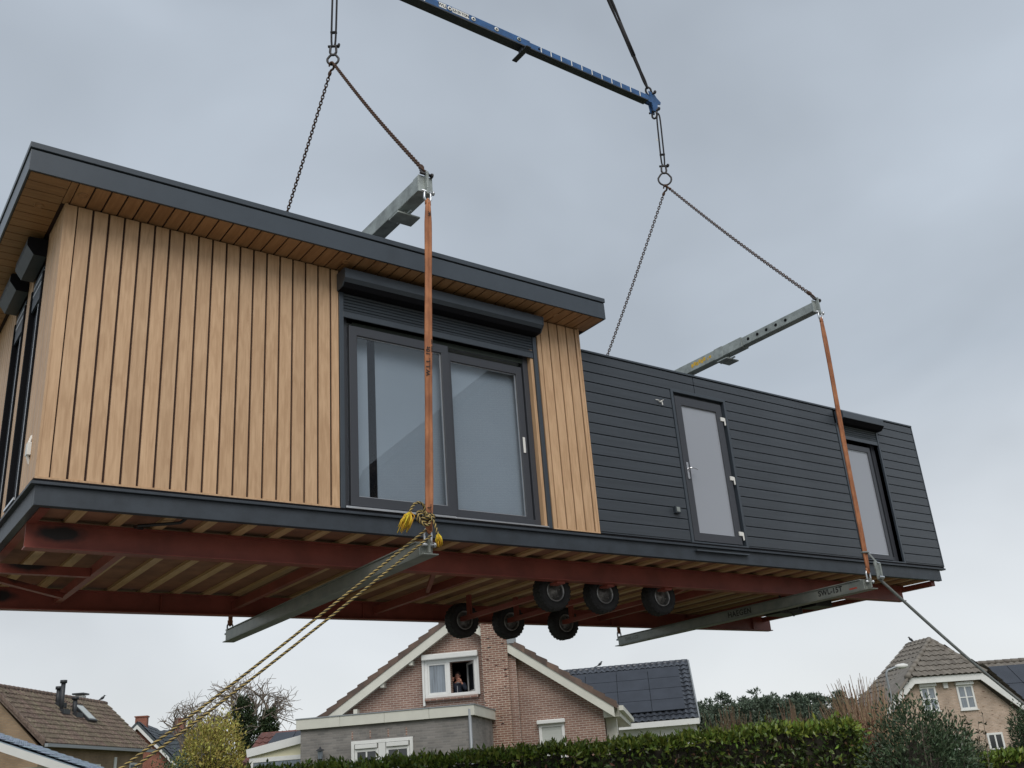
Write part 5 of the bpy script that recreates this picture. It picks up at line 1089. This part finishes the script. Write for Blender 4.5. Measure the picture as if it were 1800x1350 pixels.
# hedge along the garden
h0, h1 = at(395, 1345, 15), at(1494, 1268, 15.2); hl0, hl1 = float((h0-CAM)@R0), float((h1-CAM)@R0); HW = hl1-hl0
hg_ = plant('laurel_hedge', 'long clipped laurel hedge in front of the brick houses', 'hedge', lat(hl0, 15, 0))
HPX = ((400, 1352), (500, 1341), (620, 1333), (780, 1319), (820, 1318), (918, 1306), (1053, 1299), (1147, 1288), (1240, 1282), (1340, 1268), (1400, 1266), (1470, 1260), (1500, 1258)); HX = [float((at(p, q, 15)-CAM)@R0)-hl0 for p, q in HPX]; HZ = [float(at(p, q, 15)[2])-.14 for p, q in HPX]
def htop(x): return np.interp(x, HX, HZ) + .018*np.sin(x*5.7) + .015*np.sin(x*13.3+1)
n = 24000; x_ = rng.uniform(0, HW, n); top = rng.random(n) < .36
y_ = np.where(top, rng.uniform(0, 1.0, n), rng.normal(.05, .07, n)); zt_ = htop(x_)
z_ = np.where(top, zt_ + rng.normal(0, .035, n) + .10*(rng.random(n) < .06)*rng.random(n), zt_ - np.abs(rng.beta(1.1, 1.2, n))*1.25)
keep = top | (rng.random(n) < (.62+.38*(np.sin(x_*5+z_*7)+np.sin(x_*11.3-z_*9) > -.3)))
P = np.stack([x_, y_, z_], 1)[keep]; tp = top[keep]; dirs = np.where(tp[:, None], np.array([0, -.3, 1.0]), np.array([0, -.8, .25]))
leaf_shaded = mat('shaded_laurel_leaf', (.062, .092, .026), .36, rnd=.6, island=True); leaf_dead = mat('dead_leaf', (.16, .085, .045), .7, rnd=.4, island=True)  # dark copy of the laurel green for the front: hedge shade put into the colour
tt = tp | (P[:, 2] > htop(P[:, 0])-.10); foliage(hg_, P[tt], dirs[tt], .105, .046, leaf_laurel, 'lit_top_leaves', jit=.55)
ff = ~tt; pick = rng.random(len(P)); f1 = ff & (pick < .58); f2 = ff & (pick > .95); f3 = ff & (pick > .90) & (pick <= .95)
foliage(hg_, P[f1], dirs[f1], .105, .046, leaf_shaded, 'leaves', jit=.6); foliage(hg_, P[f2], dirs[f2]-np.array([0, 0, .6]), .09, .04, leaf_dead, 'dead_leaves', jit=.6); foliage(hg_, P[f3], dirs[f3], .12, .055, leaf_laurel, 'side_shoots', jit=.6)
n = 1600; x_ = rng.normal(HW-.02, .06, n); y_ = rng.uniform(0, 1, n); z_ = rng.uniform(.6, 1, n)*htop(HW); foliage(hg_, np.stack([x_, y_, z_], 1), np.tile([.8, 0, .3], (n, 1)), .105, .046, leaf_laurel, 'end_leaves', jit=.55)
rng2 = np.random.default_rng(3)
tb = MB()
for i in range(170):
    bx = random.uniform(.05, HW-.1); by = random.uniform(.15, .75); z = random.uniform(0, .6); pts = [(bx, by, z)]
    for k in range(4): q = pts[-1]; pts.append((q[0]+random.uniform(-.16, .16), max(.06, q[1]+random.uniform(-.15, .08)), q[2]+random.uniform(.2, .42)))
    pts = [p for p in pts if p[2] < 1.86]
    if len(pts) > 1: tb.tube(pts, [.014-.0025*k for k in range(len(pts))], 4)
tag(tb.build('twigs', bark, hg_), kind='stuff')
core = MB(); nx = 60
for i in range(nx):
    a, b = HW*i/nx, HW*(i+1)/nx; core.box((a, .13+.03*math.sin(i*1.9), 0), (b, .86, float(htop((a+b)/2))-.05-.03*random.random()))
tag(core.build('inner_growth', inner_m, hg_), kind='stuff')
# second low laurel hedge at the right edge
q = at(1752, 1330, 17); h2 = plant('low_laurel_hedge', 'low bright laurel hedge in front of the yellow brick house', 'hedge', lat(float((q-CAM)@R0)-.9, 17, 0)); zt2 = float(q[2])
n = 2600; x_ = rng.uniform(0, 3, n); y_ = rng.uniform(0, .8, n); z_ = zt2 - np.abs(rng.normal(0, .10, n)) + .03*np.sin(x_*6); foliage(h2, np.stack([x_, y_, z_], 1), np.tile([0, -.5, .8], (n, 1)), .13, .055, leaf_laurel, 'leaves'); part('inner_growth', (.05, .15, 0), (2.95, .75, zt2-.12), inner_m, h2)
# dark green shrub
def blob_shrub(name, label, cat, base, rx, ry, h, n, L, W, m, seed=0, group=None, core=True, flat=1.0):
    t = plant(name, label, cat, base, group); d = rng.normal(0, 1, (n, 3)); d[:, 2] = np.abs(d[:, 2])*1.0; d /= np.linalg.norm(d, axis=1)[:, None]
    ph = np.arctan2(d[:, 1], d[:, 0]); r_ = 1 + .10*np.sin(ph*3+seed) + .07*np.sin(ph*7+d[:, 2]*9+seed*2) + .06*np.sin(d[:, 2]*14+seed) + rng.normal(0, .045, n); r_ *= 1-.38*rng.random(n)**2.2
    P = d*r_[:, None]*np.array([rx, ry, h*.62]); P[:, 2] += h*.38; lowm = rng.random(n) < .35; P[lowm, 2] *= rng.random(lowm.sum())
    foliage(t, P, d + np.array([0, 0, .3]), L, W, m, 'foliage', jit=.6)
    tb = MB(); 
    for i in range(26):
        a = random.uniform(0, 6.28); e_ = (rx*.75*math.cos(a)*random.random(), ry*.75*math.sin(a)*random.random(), h*random.uniform(.5, .92)); tb.tube([(e_[0]*.15, e_[1]*.15, 0), (e_[0]*.6, e_[1]*.6, e_[2]*.55), e_], [.03, .018, .006], 4)
    tb.build('stems', bark, t)
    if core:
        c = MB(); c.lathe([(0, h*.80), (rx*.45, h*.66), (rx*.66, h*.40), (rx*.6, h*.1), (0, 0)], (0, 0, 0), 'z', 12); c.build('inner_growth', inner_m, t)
    return t
b_ = at(1607, 1262, 14.5); blob_shrub('evergreen_shrub', 'rounded dark green shrub between the laurel hedge and the yellow brick house', 'shrub', lat(float((b_-CAM)@R0), 14.7, 0), .78, .7, float(at(1600, 1243, 14.5)[2]), 9000, .075, .028, leaf_dark, 1)
b_ = at(1672, 1290, 14.8); blob_shrub('evergreen_shrub', 'smaller yellow green shrub at the right flank of the dark shrub', 'shrub', lat(float((b_-CAM)@R0), 15.0, 0), .42, .4, float(at(1660, 1262, 14.8)[2]), 3000, .08, .03, leaf_dark, 3)
b_ = at(1719, 1312, 30); blob_shrub('ball_shrub', 'clipped grey green ball shrub under the yellow house windows', 'shrub', lat(float((b_-CAM)@R0), 30, 0), .38, .38, float(at(1719, 1303, 30)[2]), 2200, .05, .03, leaf_dark, 2)
b_ = at(1796, 1290, 26); blob_shrub('conifer', 'dark narrow conifer at the right corner of the yellow house', 'conifer', lat(float((b_-CAM)@R0)+.12, 26, 0), .42, .42, float(at(1792, 1246, 26)[2]), 5000, .09, .03, leaf_dark, 5)
# sparse shrub in front of the yellow house
b_ = at(1690, 1290, 16); sp_ = plant('sparse_shrub', 'thin leafy twigs standing up in front of the yellow brick wall', 'shrub', lat(float((b_-CAM)@R0), 16, 0)); zt3 = float(at(1690, 1258, 16)[2]); tb = MB(); LP = []; LD = []
for i in range(13):
    a = random.uniform(-.4, .3); e_ = Vector((a+random.uniform(-.1, .15), random.uniform(-.15, .15), zt3*random.uniform(.82, 1.0))); s0_ = Vector((a*.4, 0, .3)); mid_ = (s0_+e_)/2+Vector((random.uniform(-.08, .08), 0, 0)); pth = catmull([s0_, mid_, e_], 5); tb.tube(pth, [.012]*4+[.008]*4+[.004]*(len(pth)-8), 4)
    for p in pth[5:]:
        for _ in range(3): LP.append(tuple(p)); LD.append((random.uniform(-1, 1), random.uniform(-1, 1), .5))
tb.build('stems', bark, sp_); foliage(sp_, np.array(LP), np.array(LD), .075, .03, mat('reddish_green_leaf', (.07, .07, .03), .5, rnd=.4, island=True), 'leaves')
# upright willow-like shrubs behind the hedge
def switch_shrub(label, pxc, pyt, dep, w, n, m, dead=0):
    b = at(pxc, pyt, dep); t = plant('coppiced_shrub', label, 'shrub', lat(float((b-CAM)@R0), dep, 0)); zt_ = float(b[2]); tb = MB(); fine = MB()
    for i in range(n):
        a = random.gauss(0, .40)*w; a = max(-w, min(w, a)); tl = a*.55+random.gauss(0, .05); hgt = zt_*(1-.16*(a/w)**2)*(.62+.38*random.random()**1.6); yb = random.uniform(-.3, .3)
        pts = [Vector((a*.55, yb, .1)), Vector((a*.62, yb, hgt*.45)), Vector((a*.62+tl*.35, yb+random.uniform(-.08, .08), hgt*.8)), Vector((a*.62+tl*.75+random.gauss(0, .03), yb+random.uniform(-.12, .12), hgt))]; tb.tube(pts, [.010, .0085, .006, .0035], 4)
        for k in range(4):
            q = pts[1].lerp(pts[2], random.random()); e_ = q+Vector((tl*.3+random.gauss(0, .10), random.gauss(0, .1), random.uniform(.2, .5))); fine.tube([q, (q+e_)/2+Vector((0, 0, .03)), e_], [.0045, .004, .0025], 3)
    tag(tb.build('stems', m, t), kind='stuff'); tag(fine.build('twigs', m, t), kind='stuff'); return t
switch_shrub('coppiced shrub of fine brown twigs behind the hedge beside the dark tiled house', 1275, 1236, 17.5, .75, 330, twig_br); switch_shrub('small coppiced shrub of fine brown twigs between the two larger ones', 1385, 1228, 17.5, .62, 260, twig_br); switch_shrub('large coppiced shrub of reddish brown upright twigs at the hedge end', 1500, 1186, 17.0, .95, 560, twig_br)
b_ = at(1517, 1300, 15.9); rb = blob_shrub('dry_shrub', 'rust brown dry leaved shrub at the end of the laurel hedge', 'shrub', lat(float((b_-CAM)@R0), 15.9, 0), .30, .3, float(at(1517, 1268, 15.9)[2]), 2200, .07, .02, leaf_brown, 4)
# olive yellow bush and bare tree with ivy
b_ = at(372, 1300, 36); blob_shrub('yellow_bush', 'big olive yellow bush in front of the bare tree', 'bush', lat(float((b_-CAM)@R0), 36, 0), 1.32, 1.2, float(at(372, 1274, 36)[2]), 9000, .13, .065, leaf_oliv, 2, core=True)
b_ = at(395, 1262, 37); blob_shrub('yellow_bush', 'loose pale topped bush behind the olive yellow bush', 'bush', lat(float((b_-CAM)@R0), 37.3, 0), .8, .8, float(at(395, 1246, 37)[2]), 1700, .12, .055, leaf_oliv, 6, core=False)
b_ = at(305, 1335, 34); blob_shrub('low_bush', 'low dark green bush beside the red brick house wall', 'bush', lat(float((b_-CAM)@R0), 34, 0), .9, .7, float(at(305, 1330, 34)[2]), 2500, .11, .05, leaf_dark, 3)
def bare_tree(name, label, base, h, rad, seed, n1=8, n2=5, n3=5):
    """trunk, limbs to a ball-shaped crown of radius rad whose top is at h"""
    random.seed(seed); t = plant(name, label, 'tree', base); tr = MB(); cw_ = MB(); cz_ = h-rad*.92
    def twist(a, b, k, j):
        L_ = (b-a).length; o = [a]
        for i in range(1, k): o.append(a.lerp(b, i/k)+Vector((random.gauss(0, j), random.gauss(0, j), random.gauss(0, j)+j*.8))*L_)
        return o+[b]
    def shell(dv, r_): return Vector((dv.x*r_*rad, dv.y*r_*rad, cz_+dv.z*r_*rad*.95))
    fork = Vector((random.uniform(-.2, .2), 0, max(.6, cz_-rad*.75))); tr.tube(twist(Vector((0, 0, 0)), fork, 4, .03), [.30, .26, .24, .22, .20], 8)
    for i in range(n1):
        az = 6.283*i/n1+random.uniform(-.3, .3); el = random.uniform(-.05, 1.2); d1 = Vector((math.cos(az)*math.cos(el), math.sin(az)*math.cos(el), math.sin(el))); p1 = twist(fork, shell(d1, .55), 5, .07); cw_.tube(p1, [.15, .125, .105, .09, .075, .06], 6)
        for j in range(n2):
            d2 = (d1+Vector((random.gauss(0, .5), random.gauss(0, .5), random.gauss(.05, .42)))).normalized(); p2 = twist(p1[random.choice((2, 3, 4, 5))], shell(d2, random.uniform(.72, .9)), 4, .08); cw_.tube(p2, [.065, .055, .046, .038, .030], 4)
            for k in range(n3):
                d3 = (d2+Vector((random.gauss(0, .28), random.gauss(0, .28), random.gauss(0, .28)))).normalized(); p3 = twist(p2[random.choice((1, 2, 3, 4))], shell(d3, random.uniform(.86, 1.07)), 3, .09); cw_.tube(p3, [.026, .022, .018, .013], 3)
                for q in range(2):
                    s0_ = p3[random.choice((1, 2, 3))]; cw_.tube([s0_, s0_+Vector((random.gauss(0, .24), random.gauss(0, .24), random.gauss(.08, .24)))], [.014, .009], 3)
    tr.build('trunk', bark, t); tag(cw_.build('crown', bark, t), kind='stuff'); return t
DT = 60; b_ = at(445, 1300, DT); bt_ = bare_tree('bare_tree', 'bare winter tree with fine branches and ivy on its trunks', lat(float((at(428, 1300, DT)-CAM)@R0), DT, 0), float(at(430, 1190, DT)[2]), 3.3, 5)
# ivy masses on the tree
for k, (px, py, pw, ph_) in enumerate(((428, 1262, 16, 34), (447, 1300, 26, 40), (472, 1285, 13, 34))):
    c = at(px, py, DT-1); rx, rz2 = pw/F_PX*DT, ph_/F_PX*DT; n = 1500; d = rng.normal(0, 1, (n, 3)); d /= np.linalg.norm(d, axis=1)[:, None]; r_ = rng.random(n)**.35*(1+.15*np.sin(d[:, 0]*7+d[:, 2]*5)); P = d*r_[:, None]*np.array([rx, rx, rz2]); lc = np.array([float((c-CAM)@R0)-float((at(428, 1300, DT)-CAM)@R0), -1.0, float(c[2])])
    V, Fc = leaves(P+lc, d, .22, .12); tag(link('ivy', fast_mesh('ivy', V, Fc, leaf_ivy), bt_), kind='stuff')
b2_ = at(330, 1300, 66); bare_tree('bare_tree', 'smaller bare tree behind the red house chimneys', lat(float((at(338, 1300, 66)-CAM)@R0), 66, 0), float(at(330, 1232, 66)[2]), 2.3, 11, 6, 4, 4)
random.seed(21)
# distant pine wood
wood = plant('pine_wood', 'distant dark pine wood on the horizon beyond the gardens', 'wood', lat(0, 230, 0)); wood['kind'] = 'stuff'
PV = []; PF = []; off = 0; tk = MB()
for px in np.arange(1190, 1620, 8.5):
    for row in range(2):
        pxx = px+rng.uniform(-5, 5); D_ = 228-row*16; top_y = 1231 + 7*math.sin(px*.021+1.2) - (5 if px > 1380 else 0) + rng.uniform(-13, 9) + row*11
        c = at(pxx, top_y, D_); lx = float((c-CAM)@R0); zt_ = float(c[2]); W_c = rng.uniform(1.4, 2.8); cl = []
        for k in range(11):   # leaf clumps stacked up the stem
            f_ = rng.random(); rr_ = W_c*(1-.75*f_)*rng.uniform(.3, 1); a_ = rng.uniform(0, 6.28); cl.append((lx+rr_*math.cos(a_), D_-230+rr_*math.sin(a_), zt_*(.30+.70*f_), rng.uniform(.55, 1.15)))
        for (cx_, cy_, cz_, cr_) in cl:
            d = rng.normal(0, 1, (75, 3)); d /= np.linalg.norm(d, axis=1)[:, None]; P = d*(rng.random(75)**.45)[:, None]*np.array([cr_*1.25, cr_*1.25, cr_*.75]) + np.array([cx_, cy_, cz_]); V, Fc = leaves(P, d+np.array([0, 0, .4]), .75, .34); PV.append(V); PF.append(Fc+off); off += len(V)
        tk.tube([(lx, D_-230, 0), (lx, D_-230, zt_*.9)], [.28, .10], 4)
tag(link('crowns', fast_mesh('crowns', np.concatenate(PV), np.concatenate(PF), pine_m), wood), kind='stuff'); tag(tk.build('trunks', bark, wood), kind='stuff')

# ================================================================== SMALL THINGS
# street lamp
DL = 40; l0_, l1_, l2_ = at(1566, 1224, DL), at(1559, 1184, DL), at(1592, 1171, DL); lm = plant('street_lamp', 'curved grey street lamp beside the yellow brick house', 'street lamp', (l0_[0], l0_[1], 0))
X1_ = float((l1_-l0_)@R0); X2_ = float((l2_-l0_)@R0); pth = catmull([Vector((0, 0, 0)), Vector((0, 0, float(l0_[2]))), Vector((X1_*.5, 0, float(l1_[2]))), Vector((X1_+.22, 0, float(l2_[2])-.06)), Vector((X2_-.35, 0, float(l2_[2])))], 6)
MB().tube(pth, .045, 8).build('pole', zinc, lm, smooth=True); MB().lathe([(0, 0), (.05, .02), (.09, .15), (.10, .35), (.05, .5), (0, .52)], (X2_-.42, 0, float(l2_[2])+.02), 'x', 10).build('lamp_head', trim_w2, lm, smooth=True)
# birds
def bird(label, P, ang, s=.34):
    t = thing('bird', label, 'bird', tuple(P), ang); m = MB(); m.tube(catmull([(-.36*s, 0, .10*s), (-.15*s, 0, .22*s), (.05*s, 0, .34*s), (.2*s, 0, .46*s), (.28*s, 0, .60*s), (.36*s, 0, .66*s), (.44*s, 0, .65*s)], 3), [.03*s, .05*s, .07*s, .10*s, .13*s, .16*s, .17*s, .175*s, .17*s, .15*s, .12*s, .10*s, .10*s, .11*s, .10*s, .07*s, .05*s, .03*s, .01*s], 8); m.build('body', fluem, t, smooth=True)
    m = MB(); m.tube([(-.3*s, 0, .14*s), (-.75*s, 0, .0)], [.05*s, .06*s], 4); m.build('tail', fluem, t)
    for o_ in (-.05, .05): MB().tube([(.05*s, o_*s, .25*s), (.07*s, o_*s, 0)], .015*s, 4).build('leg', fluem, t)
    MB().tube([(.44*s, 0, .65*s), (.56*s, 0, .61*s)], [.03*s, .006*s], 4).build('beak', fluem, t); return t
p = on_roof(178, 1237); bw_ = np.array(bh.location)+R0*(-hw)+F0*(ln_-.6)+np.array([0, 0, zr+.14]); bird('small black bird perched on the mossy brown roof ridge', bw_, math.atan2(R0[1], R0[0])+.3, .42)
bw_ = S_.O+S_.u*S_.uv(1054, 1172, DR)[0]+S_.w*DR+np.array([0, 0, rz_+.1]); bird('small black bird perched on the ridge of the solar panel roof', bw_, math.atan2(R0[1], R0[0]), .36)
bq = Y_.uv(1609, 1141, 5); f_ = AP.lerp(LL, .0); zz_ = bq[1]; bw_ = Y_.O+Y_.u*um_+Y_.w*3.3+np.array([0, 0, ap[1]+.1]); bird('small black bird perched on the grey ridge of the yellow brick house', bw_, math.atan2(R0[1], R0[0])+3.5, .42)

# ---- house across the street, seen in the reflection of the sliding door
gpt = np.array([4.95, .1, Z0+1.75]); gd = ray(862, 706); gd = gd/np.linalg.norm(gd)*np.array([1, -1, 1]); rp2 = gpt+gd*19.0
nb_ = thing('neighbour_house', 'gable roofed house standing opposite, mirrored faintly in the sliding door glass', 'house', (float(rp2[0]), float(rp2[1]), 0), R(20))
zr2 = float(rp2[2]); part('wall', (-4.2, -4, 0), (4.2, 4, zr2-3.6), brick_r, nb_)
MB().prism([(-4.2, -3.9, zr2-3.59), (4.2, -3.9, zr2-3.59), (0, -3.9, zr2-.25)], (0, 7.8, 0)).build('gable_wall', brick_r, nb_)
for s_ in (-1, 1): slab([Vector((s_*4.7, -4.4, zr2-3.9)), Vector((s_*4.7, 4.4, zr2-3.9)), Vector((0, 4.4, zr2)), Vector((0, -4.4, zr2))], .2, 'roof', brown_tile, nb_)
for xx in (-2.2, 1.2): window(nb_, xx, 1.0, xx+1.2, 2.4, dark_pane, trim_w2, .08, y=4.03)
